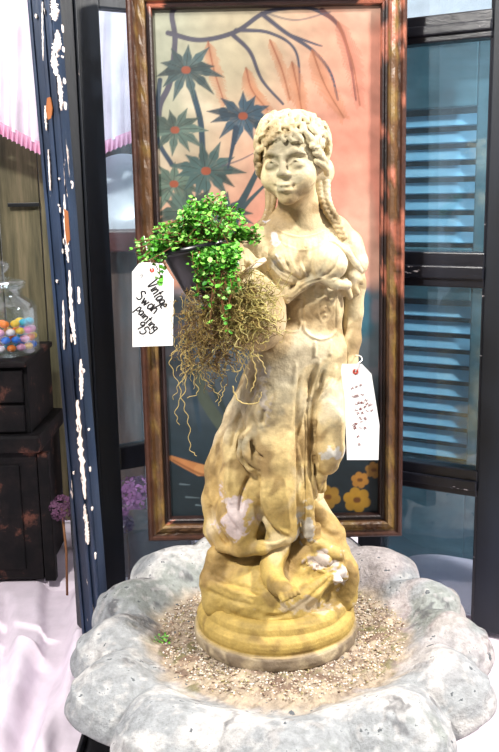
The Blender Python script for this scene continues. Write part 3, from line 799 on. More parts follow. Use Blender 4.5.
N3 = noise(V, 28, 0); N4 = noise(V, 75, 1); N5 = noise(V, 190, 2); N6 = noise(V, 9, 3); N7 = noise(V, 420, 4)
frv = np.maximum(0, -(V[:, 1]-BC[1])/(rad+1e-6))**1.5; rad = rad/(1+.14*frv); inn = sstep(.222, .19, rad)
V[:, 2] += (.0012*N3+.0010*N4)*(1-inn)*top+(.0016*N4+.0018*N5+.0016*N7)*inn*top+.002*N6*(1-inn)
grey = lin((186, 190, 193)); lightg = lin((238, 236, 234)); gn = lin((160, 168, 156)); drk = lin((104, 104, 108)); sand = lin((206, 188, 166)); brn = lin((126, 96, 80)); cream = lin((226, 206, 178)); pinkish = lin((206, 186, 186))
c = np.ones((len(V), 1))*grey
c = lerp(c, lightg, sstep(.1, .9, N3+.4*N4)*.9); c = lerp(c, gn, sstep(.2, 1.1, N6-.3*N4)*.55); c = lerp(c, drk, sstep(.6, 1.1, N4*.7+N5*.5+N6*.4)*.75); c = lerp(c, lightg, sstep(.3, .9, N5+.3*N3)*.5)
rightw = sstep(.02, .2, V[:, 0]-BC[0])*sstep(-.3, 0.05, V[:, 1]); c = lerp(c, pinkish, rightw*.5*sstep(-.5, .5, N3))
ci = np.ones((len(V), 1))*sand
ci = lerp(ci, brn, sstep(0, .9, N4+.6*N5)*.8); ci = lerp(ci, cream, sstep(.1, .9, N5-.5*N3)*.8); ci = lerp(ci, lin((120, 118, 66)), sstep(.8, 1.3, N3+.5*N5)*.7)
c = lerp(c, ci, sstep(.232, .195, rad+.008*N4)*top)
t = empty('birdbath', (BC[0], BC[1], TZ)); tag(t, 'round stone birdbath basin with scalloped lobed rim holding the statue', 'birdbath')
npmesh('basin', V, Q, BASIN, t, np.clip(c*.74, 0, 1))
MB().lathe([(0, 0), (.15, 0), (.155, .006), (.15, .014), (.12, .022), (.105, .03), (.10, .035), (.10, .05), (0, .05)], n=48).build('foot', plain('grey_stone', (170, 174, 172), .8, bmp=.4), t, True, local=True)
# glossy black tray stand under the basin
t = empty('tray', (-.20, -.22, TZ)); tag(t, 'glossy black footed tray poking out under the lower left of the basin', 'tray')
a = PZ(74, 760, TZ+.05)
tx0 = a[0]+.005; ty0 = a[1]-.03
t.location = (tx0+.10, ty0+.08, TZ)
MB().box(tx0, tx0+.20, ty0, ty0+.16, TZ+.045, TZ+.052, bev=.002).build('tray_base', BLACKPOT, t)
for bx in ((tx0, tx0+.20, ty0, ty0+.006), (tx0, tx0+.20, ty0+.154, ty0+.16), (tx0, tx0+.006, ty0+.006, ty0+.154), (tx0+.194, tx0+.20, ty0+.006, ty0+.154)):
    MB().box(bx[0], bx[1], bx[2], bx[3], TZ+.052, TZ+.068, bev=.0015).build('rim', BLACKPOT, t)
for sx in (tx0+.012, tx0+.18):
    for sy in (ty0+.012, ty0+.14): MB().lathe([(0, 0), (.008, 0), (.006, .02), (.010, .045), (0, .045)], n=16, M=Matrix.Translation((sx-t.location[0], sy-t.location[1], 0))).build('leg', BLACKPOT, t, True, local=True)
# pebbly crust in the basin
rsn = np.random.RandomState(5); VV = []; QQ = []; CCs = []; nb = 0
octv = np.array([(1, 0, 0), (0, 1, 0), (-1, 0, 0), (0, -1, 0), (0, 0, 1), (0, 0, -1)], float); octq = np.array([(0, 1, 4), (1, 2, 4), (2, 3, 4), (3, 0, 4), (1, 0, 5), (2, 1, 5), (3, 2, 5), (0, 3, 5)])
pal = [lin(x) for x in ((226, 212, 192), (190, 164, 140), (130, 106, 90), (240, 232, 222), (206, 184, 164), (170, 158, 116))]
for _ in range(5200):
    a_ = rsn.uniform(0, 2*math.pi); r_ = math.sqrt(rsn.uniform(.12**2, .212**2))
    if rsn.rand() < (r_-.19)/.03: continue
    s_ = rsn.uniform(.0011, .0026); v = octv*(1+.35*rsn.normal(size=(6, 1)).clip(-1, 1))*s_*np.array([1, 1, .7])
    cz = rsn.uniform(0, 6.28); v = np.stack([v[:, 0]*math.cos(cz)-v[:, 1]*math.sin(cz), v[:, 0]*math.sin(cz)+v[:, 1]*math.cos(cz), v[:, 2]], 1)
    VV.append(v+np.array([BC[0]+r_*math.cos(a_), BC[1]+r_*math.sin(a_), BZ+.0012])); QQ.append(octq+nb); nb += 6; CCs.append(np.tile(pal[rsn.randint(6)]*rsn.uniform(.7, 1.2), (6, 1)))
o = npmesh('gravel', np.concatenate(VV), np.concatenate(QQ), ROOT, None, np.concatenate(CCs)); tag(o, 'coarse sandy gravel crust lying in the basin around the plinth', 'gravel', None, 'stuff')
# ------------------------------------------------------------------ the statue
base = P(275.5, 632, 0); base = np.array([base[0], 0.0, BZ])
ST = empty('garden_statue', base); tag(ST, 'ochre weathered stone statue of a girl carrying a jug, standing in the basin', 'statue')
def S(px, py, dy=0.0): return P(px, py, dy)
def sc(px, py, dy=0.0): return mpp(px, py, dy)
def stone_col(V, lower=None):
    px, py = proj(V); n1 = noise(V, 18, 0); n2 = noise(V, 48, 1); n3 = noise(V, 120, 2); n4 = noise(V, 330, 4)
    c = np.ones((len(V), 1))*lin((222, 202, 158))
    c = lerp(c, lin((210, 178, 98)), sstep(360, 540, py+24*n1)*.85)
    c = lerp(c, lin((182, 152, 66)), sstep(470, 600, py+26*n2)*.5)
    c = lerp(c, lin((196, 158, 112)), sstep(.1, .9, n1+.4*n2)*.35)
    c = lerp(c, lin((128, 100, 56)), sstep(.3, 1.1, n2+.6*n3)*.6)
    c = lerp(c, lin((170, 176, 160)), sstep(.5, 1.2, -n1+.4*n3)*.35*sstep(620, 500, py))
    c = lerp(c, lin((236, 226, 200)), sstep(.4, 1.1, -n2+.3*n1)*.45*sstep(620, 500, py))
    # shade of the jug on the thigh, put into the stone colour, pale scars
    c = lerp(c, lin((126, 112, 84)), sstep(42, 20, np.hypot((px-272)*1.15, (py-388)*.75)+9*n2+6*n3)*.5)
    for (x, y, rx, ry, cl, a) in ((236, 520, 13, 20, (226, 208, 206), .95), (228, 505, 6, 8, (216, 200, 196), .8), (322, 560, 17, 9, (214, 200, 196), .8), (340, 580, 8, 10, (222, 214, 214), .8), (262, 212, 7, 8, (222, 222, 236), .9),
                                   (275, 240, 4, 12, (226, 224, 232), .6), (262, 395, 8, 22, (190, 182, 178), .5), (333, 455, 9, 6, (222, 226, 226), .7), (306, 530, 7, 16, (214, 220, 222), .6), (312, 606, 26, 5, (226, 216, 210), .4)):
        c = lerp(c, lin(cl), a*sstep(1.15, .75, np.hypot((px-x)/rx, (py-y)/ry)+.5*n3+.3*n2+.45*n4))
    return np.clip(c*.92, 0, 1)
def finish(name, sd, strokes=(), it=2, amp=0.0004, par=None, mat=None):
    V, Q = sd.mesh(); V = relax(V, Q, it); 
    if len(strokes): V = carve(V, Q, strokes); V = relax(V, Q, 1, .35)
    N = normals(V, Q); V = V+N*(amp*noise(V, 60, 3)+amp*.7*noise(V, 150, 4))[:, None]
    return npmesh(name, V, Q, mat or STONE, par or ST, stone_col(V))
# --- figure: head, neck, chest, arms, hands, legs and feet in one surface
HY = -.035; hc = S(291, 159, HY); u1 = sc(291, 159, HY)
Rh = np.array((Matrix.Rotation(math.radians(-17), 3, 'Z') @ Matrix.Rotation(math.radians(5), 3, 'X') @ Matrix.Rotation(math.radians(-2), 3, 'Y')))
def Hd(x, y, z): return hc+Rh @ (np.array([x, y, z], float)*u1)
def hx(*v): return proj(Hd(*v))
allp = np.array([S(205, 100, -.12), S(375, 620, .1), S(205, 620, -.12), S(375, 100, .1)])
sd = SDF((S(222, 300, 0)[0], -.12, S(300, 392, 0)[2]), (S(372, 300, 0)[0], .10, S(300, 116, 0)[2]), .00155)
def he(c, r, k=4, op='add'): sd.ell(Hd(*c), np.array(r, float)*u1, k*u1, op, Rh)
def hcn(a, b, ra, rb, k=4, op='add'): sd.cone(Hd(*a), Hd(*b), ra*u1, rb*u1, k*u1, op)
he((0, 5, 9), (31, 35, 34)); he((0, -7, -14), (26.5, 25, 27), 8); he((0, -24, -36), (9, 8, 7), 9)
for s_ in (-1, 1):
    he((s_*15, -19, -16), (11.5, 11, 12), 8)              # cheeks
    he((s_*12.5, -35.0, -3), (8.5, 5.4, 5.5), 6, 'sub')      # sockets
    he((s_*12.5, -26.2, -4.2), (7.8, 5.9, 5.0), 1.5)       # eyes
    hcn((s_*5, -31, 6.5), (s_*13, -30, 9), 1.0, 1.1, 6); hcn((s_*13, -30, 9), (s_*21, -25, 5.5), 1.1, .9, 6)   # brows
    hcn((s_*6.5, -31.0, -3.2), (s_*12, -32.4, .4), .8, 1.0, 1); hcn((s_*12, -32.4, .4), (s_*19, -27.5, -2.4), 1.0, .7, 1)
    hcn((s_*7, -30.0, -7.5), (s_*17, -28.2, -7.6), .8, .7, 1.5)
    he((s_*29.5, 2, -6), (4, 7, 9.5), 2); he((s_*32.5, 0, -5), (2, 4, 5.5), 1.5, 'sub')
hcn((0, -30, 3), (0, -36.5, -10.5), 2.6, 4.0, 3.5)
for s_ in (-1, 1): he((s_*4.4, -33, -12), (3.2, 3.6, 2.8), 2)
he((0, -25, -24), (12, 8.5, 10), 6)
hcn((-8.5, -30.8, -22.2), (-1.8, -34.6, -22.6), 1.2, 2.2, 1.6); hcn((8.5, -30.8, -22.2), (1.8, -34.6, -22.6), 1.2, 2.2, 1.6)
hcn((-5, -32.4, -27.6), (0, -33.6, -28.4), 2.0, 2.7, 2); hcn((0, -33.6, -28.4), (5, -32.4, -27.6), 2.7, 2.0, 2)
hcn((-9, -33.0, -23.6), (0, -37, -25.4), .8, .9, .6, 'sub'); hcn((0, -37, -25.4), (9, -33.0, -23.6), .9, .8, .6, 'sub')
for s_ in (-1, 1): he((s_*9.5, -31.5, -24), (1.6, 2, 2), 2, 'sub')
hcn((-3, -35, -31.5), (3, -35, -31.5), 1.6, 1.6, 4, 'sub')
# neck and chest
def chain(pts, k=5, op='add'):
    "pts: (px,py,dy,r_px)"
    for a, b in zip(pts[:-1], pts[1:]):
        sd.cone(S(*a[:3]), S(*b[:3]), a[3]*sc(*a[:3]), b[3]*sc(*b[:3]), k*.0015, op)
def EL(c, r, k=5, op='add', R=None): sd.ell(S(*c), np.array(r, float)*sc(*c), k*.0015, op, R)
chain([(296, 185, -.020, 19), (299, 212, -.002, 20), (303, 232, .002, 22)], 8)
chain([(304, 224, .005, 14), (276, 231, .005, 16), (263, 240, .002, 15)], 12)
chain([(304, 224, .005, 14), (332, 233, .008, 16), (346, 246, .008, 15)], 12)
EL((303, 252, -.004), (40, 26, 30), 12)
EL((304, 300, .0), (29, 20, 44), 12)
EL((284, 262, -.034), (17, 14, 17), 8); EL((326, 262, -.032), (16, 13, 16), 8)
# left arm (image right) hanging to the drapery
chain([(347, 250, .010, 15), (353, 285, .014, 12.5), (352, 312, .014, 10.5), (351, 340, .006, 9.5), (350, 362, -.002, 7.5)], 5)
chain([(350, 362, -.002, 7.5), (350, 374, -.006, 8.5), (348, 382, -.010, 8)], 4)
for k, (x, l_) in enumerate(((342, 15), (347, 18), (352, 17), (356, 13))):
    chain([(x, 380, -.016, 3.4), (x-1, 380+l_*.55, -.024, 3.1), (x-4, 380+l_*.85, -.018, 2.8)], 1.5)
chain([(343, 370, -.012, 3.8), (336, 380, -.022, 3.3), (334, 388, -.024, 2.8)], 2)
# right arm, round the top of the jug
chain([(261, 244, .0, 15), (250, 262, .010, 13), (243, 272, .004, 11)], 6)
chain([(243, 272, .004, 11), (239, 258, -.045, 9), (236, 250, -.062, 8.5)], 5)
for k, (dx, dz) in enumerate(((-1, 0), (5, 3), (11, 5), (17, 8))):
    chain([(237+dx*.5, 250+dz*.5, -.066, 4), (233+dx, 256+dz, -.080, 3.6), (231+dx*1.1, 264+dz, -.080, 3.2)], 1.5)
chain([(246, 252, -.06, 4.2), (255, 262, -.074, 3.6), (261, 262, -.078, 3.0)], 2)
fig_strokes = [([(272, 232), (300, 243), (332, 238)], .5, 2.5)]
finish('figure', sd, fig_strokes, 1, .00025)
# --- hair
sd = SDF(hc+np.array([-.075, -.075, -.065]), hc+np.array([.075, .085, .085]), .00135)
he((1, 9, 12), (32.5, 35, 30), 3); he((0, 28, -8), (27, 18, 26), 8); he((22, 34, -16), (14, 12, 16), 6)
he((0, -40, -24), (27.5, 32, 46), 3, 'sub'); 
rsn = np.random.RandomState(21)
def curl(th, ph, r0, tr, turn, sgn):
    "a curled lock lying on the cap; th sideways angle, ph height angle"
    pts = []
    for q in np.linspace(0, 1, 12):
        a = sgn*(turn*q)*2*math.pi; rr_ = r0*(1-.62*q)
        t_ = th+rr_*math.cos(a)/36; p_ = ph+rr_*math.sin(a)/36
        R3 = 36.6
        pts.append(Hd(R3*math.sin(t_)*math.cos(p_), 8-(R3+1.5)*math.cos(t_)*math.cos(p_), 13+R3*math.sin(p_)))
    rad = np.linspace(tr, tr*.8, 12)*u1
    for a, b, ra, rb in zip(pts[:-1], pts[1:], rad[:-1], rad[1:]): sd.cone(a, b, ra, rb, 0.5*u1)
def onhead(t_, p_, R3=37.0): return Hd(R3*math.sin(t_)*math.cos(p_), 8-(R3+2.5)*math.cos(t_)*math.cos(p_), 13+(R3-3.5)*math.sin(p_))
for k in range(11):      # wavy locks running from the crown to the hairline, in three strands
    th_ = -1.7+3.4*k/10+rsn.uniform(-.05, .05); end = .20-.16*abs(th_)+rsn.uniform(-.05, .10); w_ = rsn.uniform(0, 6.28); am = rsn.uniform(.07, .13)
    for s_ in (-1, 1):
        pts = []; n_ = 20
        for q in np.linspace(0, 1, n_):
            p_ = 1.42+(end-1.42)*q; spread = th_*(1.0-.15*q)+s_*.085*(.5+q); t_ = spread+am*math.sin(q*9+w_)/max(.35, math.cos(p_))*.8
            pts.append(onhead(t_, p_, 34.6+2.2*math.sin(q*10+w_+s_*1.2)))
        for a, b in zip(pts[:-1], pts[1:]): sd.cone(a, b, 2.7*u1, 2.7*u1, .4*u1)
    if k % 2 == 0: curl(th_, end+.02, rsn.uniform(4.5, 6), 2.7, rsn.uniform(.9, 1.2), 1 if rsn.rand() < .5 else -1)
for k in range(9): curl(rsn.uniform(-1.2, 1.3), rsn.uniform(.35, 1.0), rsn.uniform(5, 7), 2.8, rsn.uniform(.6, .9), 1 if k % 2 else -1)
for k in range(26):      # sides and back, longer waves
    th_ = rsn.uniform(1.3, 5.0); ph_ = rsn.uniform(-.55, 1.2); pts = []
    for q in np.linspace(0, 1, 8):
        t_ = th_+.16*math.sin(q*6+k); p_ = ph_-.5*q; pts.append(Hd(37*math.sin(t_)*math.cos(p_), 8-37.5*math.cos(t_)*math.cos(p_), 13+37*math.sin(p_)))
    for a, b in zip(pts[:-1], pts[1:]): sd.cone(a, b, 3*u1, 2.8*u1, 1.2*u1)
# locks framing the face at both temples
for s_ in (-1, 1):
    for j_, (x0, z0_) in enumerate(((31, 6), (33, -1), (33, -9))):
        pts = [Hd(s_*(x0-4), -20+4*j_, z0_+6), Hd(s_*(x0), -14+4*j_, z0_+2), Hd(s_*(x0+2), -6+4*j_, z0_-3), Hd(s_*(x0+1), 4+2*j_, z0_-8)]
        for a, b in zip(pts[:-1], pts[1:]): sd.cone(a, b, 3.4*u1, 3.0*u1, 1.2*u1)
hst = []
rh = random.Random(4)
for k in range(46):
    x_ = rh.uniform(262, 328); y_ = rh.uniform(113, 160); a_ = rh.uniform(0, 6.28); r_ = rh.uniform(3.5, 7); tn = rh.uniform(1.6, 3.4)
    hst.append(([(x_+r_*math.cos(a_+tn*q), y_+r_*math.sin(a_+tn*q)) for q in np.linspace(0, 1, 6)], -1.5 if k % 3 else 1.2, 1.15))
finish('hair', sd, hst, 0, .0002)
# --- braids
sd = SDF((S(236, 200, 0)[0], -.06, S(300, 252, 0)[2]), (S(366, 200, 0)[0], .07, S(300, 160, 0)[2]), .00135)
def braid(path, w):
    p_ = spline(path, 60); m = len(p_)
    pts = np.array([S(x, y, dy) for x, y, dy in p_]); T = np.gradient(pts, axis=0); T /= np.linalg.norm(T, axis=1)[:, None]
    U = np.cross(T, np.array([0, 1.0, 0])); U /= np.linalg.norm(U, axis=1)[:, None]; W = np.cross(T, U)
    for s_ in range(3):
        ph_ = s_*2*math.pi/3; q = np.linspace(0, 1, m)
        tap = (1-.45*q)*w*.0015
        A = pts+U*(np.cos(q*28+ph_)*tap*.55)[:, None]+W*(np.sin(2*(q*28+ph_))*tap*.3)[:, None]
        for k in range(m-1): sd.cone(A[k], A[k+1], tap[k]*.55, tap[k+1]*.55, .0006)
braid([(322, 176, .0), (323, 192, -.004), (327, 207, -.014), (336, 222, -.022), (344, 238, -.022)], 8)
finish('braid', sd, (), 0, .0002)
sd = SDF((S(236, 200, 0)[0], -.06, S(300, 252, 0)[2]), (S(300, 200, 0)[0], .07, S(300, 160, 0)[2]), .00135)
braid([(271, 184, .012), (271, 200, .008), (269, 212, -.002), (263, 224, -.014)], 6.5)
finish('braid', sd, (), 0, .0002)
# --- dress
sd = SDF((S(198, 520, 0)[0], -.15, S(300, 566, -.1)[2]), (S(372, 300, 0)[0], .11, S(300, 206, 0)[2]), .0016)
chain([(304, 232, .005, 17), (276, 235, .005, 17.5), (263, 242, .002, 16.5)], 12); chain([(304, 232, .005, 17), (332, 236, .008, 17.5), (346, 248, .008, 16.5)], 12)
EL((303, 254, -.006), (41, 28, 30), 10); EL((306, 262, -.036), (26, 13, 18), 8); EL((298, 208, -.012), (25, 40, 17), 3, 'sub')                                # bodice
EL((284, 268, -.036), (21, 16, 18), 8); EL((328, 264, -.034), (19, 15, 17), 8)
chain([(262, 246, -.002, 13), (266, 262, -.018, 14), (276, 285, -.034, 14), (284, 296, -.038, 8)], 5)   # gathered sleeve sagging over the bodice
chain([(262, 240, .004, 15.5), (254, 252, .008, 15)], 5)
chain([(346, 246, .010, 16), (352, 262, .010, 16.5)], 5)
chain([(330, 240, -.028, 4), (346, 250, -.028, 3.5), (356, 264, -.026, 3), (361, 271, -.024, 2.5)], 2)    # edge of the sleeve
chain([(352, 276, -.006, 7), (360, 282, .0, 4.5)], 3); chain([(352, 284, -.006, 5), (357, 292, -.002, 4)], 3); chain([(344, 282, -.02, 5), (350, 296, -.016, 4)], 3)
chain([(287, 299, -.043, 4.5), (302, 286, -.047, 4.5), (318, 277, -.046, 5), (334, 284, -.042, 5.5), (347, 285, -.034, 5)], 3)   # sash under the bust
EL((310, 306, .0), (34, 23, 48), 8)                                # waist
EL((302, 352, .004), (44, 30, 40), 12)                             # hips
# skirt: thighs, back mass, long drape
chain([(282, 352, -.014, 30), (272, 400, -.030, 30), (276, 450, -.040, 27), (278, 490, -.048, 24), (283, 528, -.040, 17)], 10)   # leg to the left
chain([(322, 352, .004, 24), (324, 400, .0, 24), (320, 450, .010, 14), (309, 500, .012, 12), (306, 535, .012, 14)], 10)
chain([(328, 392, -.030, 14), (329, 420, -.040, 16.5), (329, 448, -.044, 15.5), (327, 462, -.044, 13)], 4)     # lobe of gathered cloth
chain([(266, 380, .02, 24), (250, 420, .02, 24), (236, 460, .02, 25), (230, 500, .016, 24), (234, 530, .01, 22)], 10)   # drape going left
chain([(243, 415, .0, 11), (228, 440, .0, 12), (218, 470, .0, 12), (215, 500, -.005, 12), (216, 530, -.01, 11), (222, 546, -.015, 9)], 8)
chain([(236, 440, -.03, 12), (236, 480, -.035, 16), (238, 515, -.04, 20), (243, 538, -.045, 14)], 9)
chain([(222, 546, -.035, 7), (240, 551, -.055, 7), (262, 548, -.065, 6), (284, 540, -.06, 5)], 5)              # hem roll
chain([(260, 425, -.052, 6), (247, 440, -.062, 8), (244, 455, -.066, 7.5), (252, 466, -.066, 6), (268, 466, -.062, 4.5)], 3)  # looped fold
chain([(258, 430, -.056, 3.5), (262, 445, -.062, 3.5), (270, 452, -.06, 3)], 3)
chain([(304, 384, -.034, 4), (303, 430, -.054, 4.5), (303, 465, -.058, 5), (306, 500, -.054, 7), (309, 525, -.048, 7), (309, 533, -.046, 6)], 2)  # hanging strands
chain([(311, 384, -.030, 3.5), (310, 430, -.046, 4), (310, 470, -.052, 4), (314, 496, -.046, 4)], 2)
chain([(316, 450, -.034, 6), (320, 475, -.038, 6.5), (321, 488, -.036, 5.5)], 3)
chain([(296, 385, -.034, 3.5), (292, 425, -.048, 3.5), (292, 470, -.056, 3.5), (296, 520, -.05, 4)], 3)
chain([(212, 512, -.01, 7), (216, 530, -.03, 8), (222, 545, -.04, 6)], 5)
EL((256, 515, -.008), (20, 14, 30), 6)
# hollow at the hem
EL((268, 568, -.03), (30, 24, 16), 4, 'sub')
st = []
# vest panels and trims
st += [([(264, 300), (286, 296)], -.0, 2)]
st += [([(285, 312), (283, 326), (286, 331), (298, 331), (302, 318)], .9, 1.3), ([(304, 322), (306, 332), (318, 339), (330, 337), (336, 330)], 1.1, 1.5), ([(303, 296), (303, 322)], -.7, 1.2), ([(336, 296), (336, 330)], -.8, 1.2), ([(285, 299), (302, 299)], -.6, 1.0), ([(284, 300), (284, 316)], -.6, 1.2)]
st += [([(315, 341), (315, 352), (314, 357)], 1.6, 2.2), ([(331, 339), (330, 350), (330, 355)], 1.5, 2.0)]
st += [([(322, 288), (324, 294), (324, 300)], 1.2, 2.5), ([(312, 294), (319, 300), (324, 296), (330, 300), (334, 296)], .9, 1.5), ([(324, 308), (324, 312)], 1.5, 2.6), ([(319, 306), (318, 314), (322, 322)], .6, 1.3), ([(330, 306), (331, 314), (327, 322)], .6, 1.3)]
# bust gathers
st += [([(268, 224), (284, 233), (302, 237), (322, 232), (334, 226)], .8, 1.4), ([(325, 296), (325.5, 297)], 2.2, 2.4), ([(325, 306), (325.5, 307)], 2.0, 2.2), ([(325, 315), (325.5, 316)], 1.8, 2.0), ([(316, 284), (313, 292), (320, 296)], .8, 1.1), ([(336, 288), (337, 296), (331, 300)], .8, 1.1)]
for a_ in range(9):
    x_ = 272+a_*8; st.append(([(x_, 242+abs(a_-4)*-1.2), (x_+(306-x_)*.12, 256), (x_+(310-x_)*.42, 274)], -.55 if a_ % 2 else .45, 1.5))
for p_ in (([(268, 250), (280, 268), (300, 280)], -1.1, 1.8), ([(270, 266), (282, 278), (298, 284)], .9, 2), ([(262, 256), (268, 274), (280, 290)], -1.1, 1.8), ([(306, 246), (304, 262), (312, 276)], -1.3, 2.4), ([(296, 250), (300, 266), (308, 277)], .8, 2), ([(340, 254), (334, 268), (322, 277)], -.9, 1.8), ([(346, 262), (342, 274), (332, 281)], .9, 1.8), ([(316, 252), (314, 264), (316, 274)], .8, 1.6),
            ([(268, 278), (276, 290), (284, 297)], 1.0, 1.6), ([(318, 243), (334, 242), (350, 256)], .8, 1.3), ([(274, 240), (300, 250), (326, 243)], .6, 1.6), ([(292, 296), (306, 284), (322, 279)], -.8, 1.0)): st.append(p_)
# long folds of the skirt
for p_ in (([(300, 376), (298, 410), (298, 460), (299, 520)], -2.0, 2.0), ([(312, 372), (307, 410), (306, 450), (306, 490)], -1.4, 1.6), ([(324, 372), (316, 400), (311, 440), (312, 480)], -2.4, 2.4), ([(336, 366), (330, 384), (316, 404)], 1.4, 2.4), ([(320, 360), (313, 384), (308, 400)], 1.4, 2.2), ([(296, 362), (293, 392), (290, 430)], 1.2, 2.6),
            ([(256, 372), (250, 410), (258, 428)], -1.6, 3), ([(248, 398), (238, 420), (230, 450)], -2.2, 3), ([(240, 410), (226, 436), (214, 470)], 1.4, 3), ([(256, 394), (248, 420), (246, 430)], 1.5, 2.6), ([(264, 410), (262, 425)], -2, 3),
            ([(258, 474), (256, 495), (262, 520), (280, 536)], -3.4, 3.2), ([(250, 476), (242, 495), (240, 512)], -2.4, 2.6), ([(262, 480), (264, 505), (276, 525), (290, 535)], 1.3, 3), ([(222, 460), (220, 490), (226, 515), (240, 535)], -1.8, 3), ([(230, 455), (228, 485), (232, 505)], 1.5, 3.2), ([(210, 505), (214, 525), (228, 544)], -1.6, 2.6), ([(254, 540), (272, 544), (288, 538)], 1.0, 2.4),
            ([(252, 440), (254, 452), (262, 458)], -3.0, 2.2), ([(242, 434), (239, 448), (244, 462), (258, 472)], -2.8, 2.0), ([(290, 430), (286, 480), (290, 530)], 1.2, 3), ([(316, 420), (313, 440), (317, 468)], -2.6, 2.0), ([(326, 480), (322, 492), (316, 500)], -1.4, 2), ([(300, 440), (306, 480), (304, 520)], -1.2, 1.6), ([(308, 480), (314, 510)], 1, 2)): st.append(p_)
finish('dress', sd, [(a, b*(2.9 if b < 0 else 2.3), c*.8) for a, b, c in st], 1, .0005)
# --- lower legs and feet, rock
sd = SDF((S(240, 560, 0)[0], -.165, BZ+.03), (S(330, 560, 0)[0], .04, S(280, 520, 0)[2]), .0016)
chain([(283, 520, -.03, 15), (276, 548, -.040, 13.5), (272, 566, -.062, 11.5), (272, 576, -.076, 10.5), (275, 584, -.086, 9.5)], 4)
chain([(274, 578, -.080, 10), (280, 587, -.102, 9.5), (286, 591, -.116, 8.5)], 4)
for k in range(5): chain([(280+3.6*k, 592-.9*k, -.118, 4.0-.3*k), (282+4.0*k, 597-1.4*k, -.130, 3.3-.25*k), (283+4.1*k, 600-1.6*k, -.133, 2.8-.2*k)], .8)
chain([(308, 510, -.02, 13), (310, 540, -.026, 11), (316, 552, -.034, 9.5), (326, 560, -.05, 8)], 4)
finish('bare_leg', sd, [([(292, 590), (300, 596)], -.4, 1.2)], 1, .0002)
sd = SDF((S(196, 600, 0)[0], -.14, BZ+.03), (S(362, 600, 0)[0], .14, S(300, 490, 0)[2]), .0021)
EL((277, 612, -.0), (70, 72, 40), 6); EL((256, 575, .0), (46, 46, 34), 12); EL((306, 560, .012), (38, 44, 44), 14); EL((222, 568, -.01), (14, 24, 28), 8)
chain([(312, 505, .01, 14), (330, 535, .005, 13), (344, 570, -.01, 13), (346, 598, -.02, 12)], 9)
chain([(216, 556, -.03, 10), (212, 580, -.035, 12), (214, 604, -.04, 12)], 7)
EL((266, 592, -.045), (50, 34, 24), 14)
chain([(286, 606, -.085, 6), (312, 592, -.075, 8), (332, 572, -.055, 8)], 9)
chain([(318, 545, -.04, 8), (335, 556, -.045, 8), (342, 575, -.05, 7)], 5)
for k in range(60): 
    a_ = rsn.uniform(302, 340); b_ = rsn.uniform(538, 562)+(a_-302)*.55; EL((a_, b_, -.040-.0011*(b_-550)), (rsn.uniform(1.5, 4.5), 3, rsn.uniform(1.2, 3.2)), .6)
st = [([(210, 572), (232, 584), (262, 592)], -2.2, 2.6), ([(206, 590), (230, 600), (258, 606)], -2.0, 2.4), ([(216, 564), (240, 566), (262, 572)], 1.6, 3), ([(212, 580), (236, 592), (264, 598)], 1.6, 2.6), ([(262, 618), (292, 612), (318, 590), (332, 575)], -2.4, 2.2), ([(274, 626), (306, 616), (336, 596)], -2.0, 2.2), ([(230, 614), (260, 622), (290, 622)], -1.8, 2.4), ([(300, 568), (314, 560), (330, 562)], -3.2, 2.4), ([(306, 582), (322, 574), (340, 570)], -2.6, 2), ([(318, 548), (328, 560), (344, 562)], -2.6, 2), ([(322, 600), (338, 588), (346, 574)], -1.6, 2), ([(240, 596), (262, 610), (286, 616)], 1.3, 2.4), ([(255, 560), (250, 580), (258, 590)], -1.8, 3)]
finish('rock_mound', sd, [(a, b*1.5, c) for a, b, c in st], 1, .0010)
# --- plinth (moulded, a little chipped)
k = 81*sc(275, 632, 0); a_ = np.arange(240)*2*math.pi/240
prof = [(0, .050), (.80, .050), (.84, .048), (.875, .0435), (.885, .040), (.89, .037), (.925, .0345), (.955, .031), (.968, .026), (.965, .0215), (.955, .019), (.958, .0175), (.985, .0165), (1.0, .014), (1.004, .007), (.995, .0015), (.98, 0), (0, 0)]
prof = [(a, b*1.4) for a, b in prof]
fine = []
for (p0, p1) in zip(prof[:-1], prof[1:]):
    for f in np.linspace(0, 1, 4, endpoint=False): fine.append((p0[0]+(p1[0]-p0[0])*f, p0[1]+(p1[1]-p0[1])*f))
fine.append(prof[-1])
V = np.concatenate([np.stack([base[0]+r*k*np.cos(a_), base[1]+r*k*np.sin(a_), np.full(240, BZ+z)], 1) for r, z in fine])
nn = noise(V, 60, 1); n2_ = noise(V, 150, 2); rel = V-base; rel[:, 2] = 0; V = V+rel*(.006*nn+.006*n2_*(V[:, 2] < BZ+.022)[:])[:, None]
c = stone_col(V); low = sstep(BZ+.027, BZ+.020, V[:, 2]); c = lerp(c, lin((196, 182, 160)), low*.75); c = lerp(c, lin((116, 100, 84)), low*sstep(0, .9, nn+.5*n2_)*.8)
i = np.arange(len(fine)-1)[:, None]*240; j = np.arange(240)[None, :]; kk = (j+1) % 240
npmesh('plinth', V, np.stack([i+j, i+240+j, i+240+kk, i+kk], -1).reshape(-1, 4), STONE, ST, c)
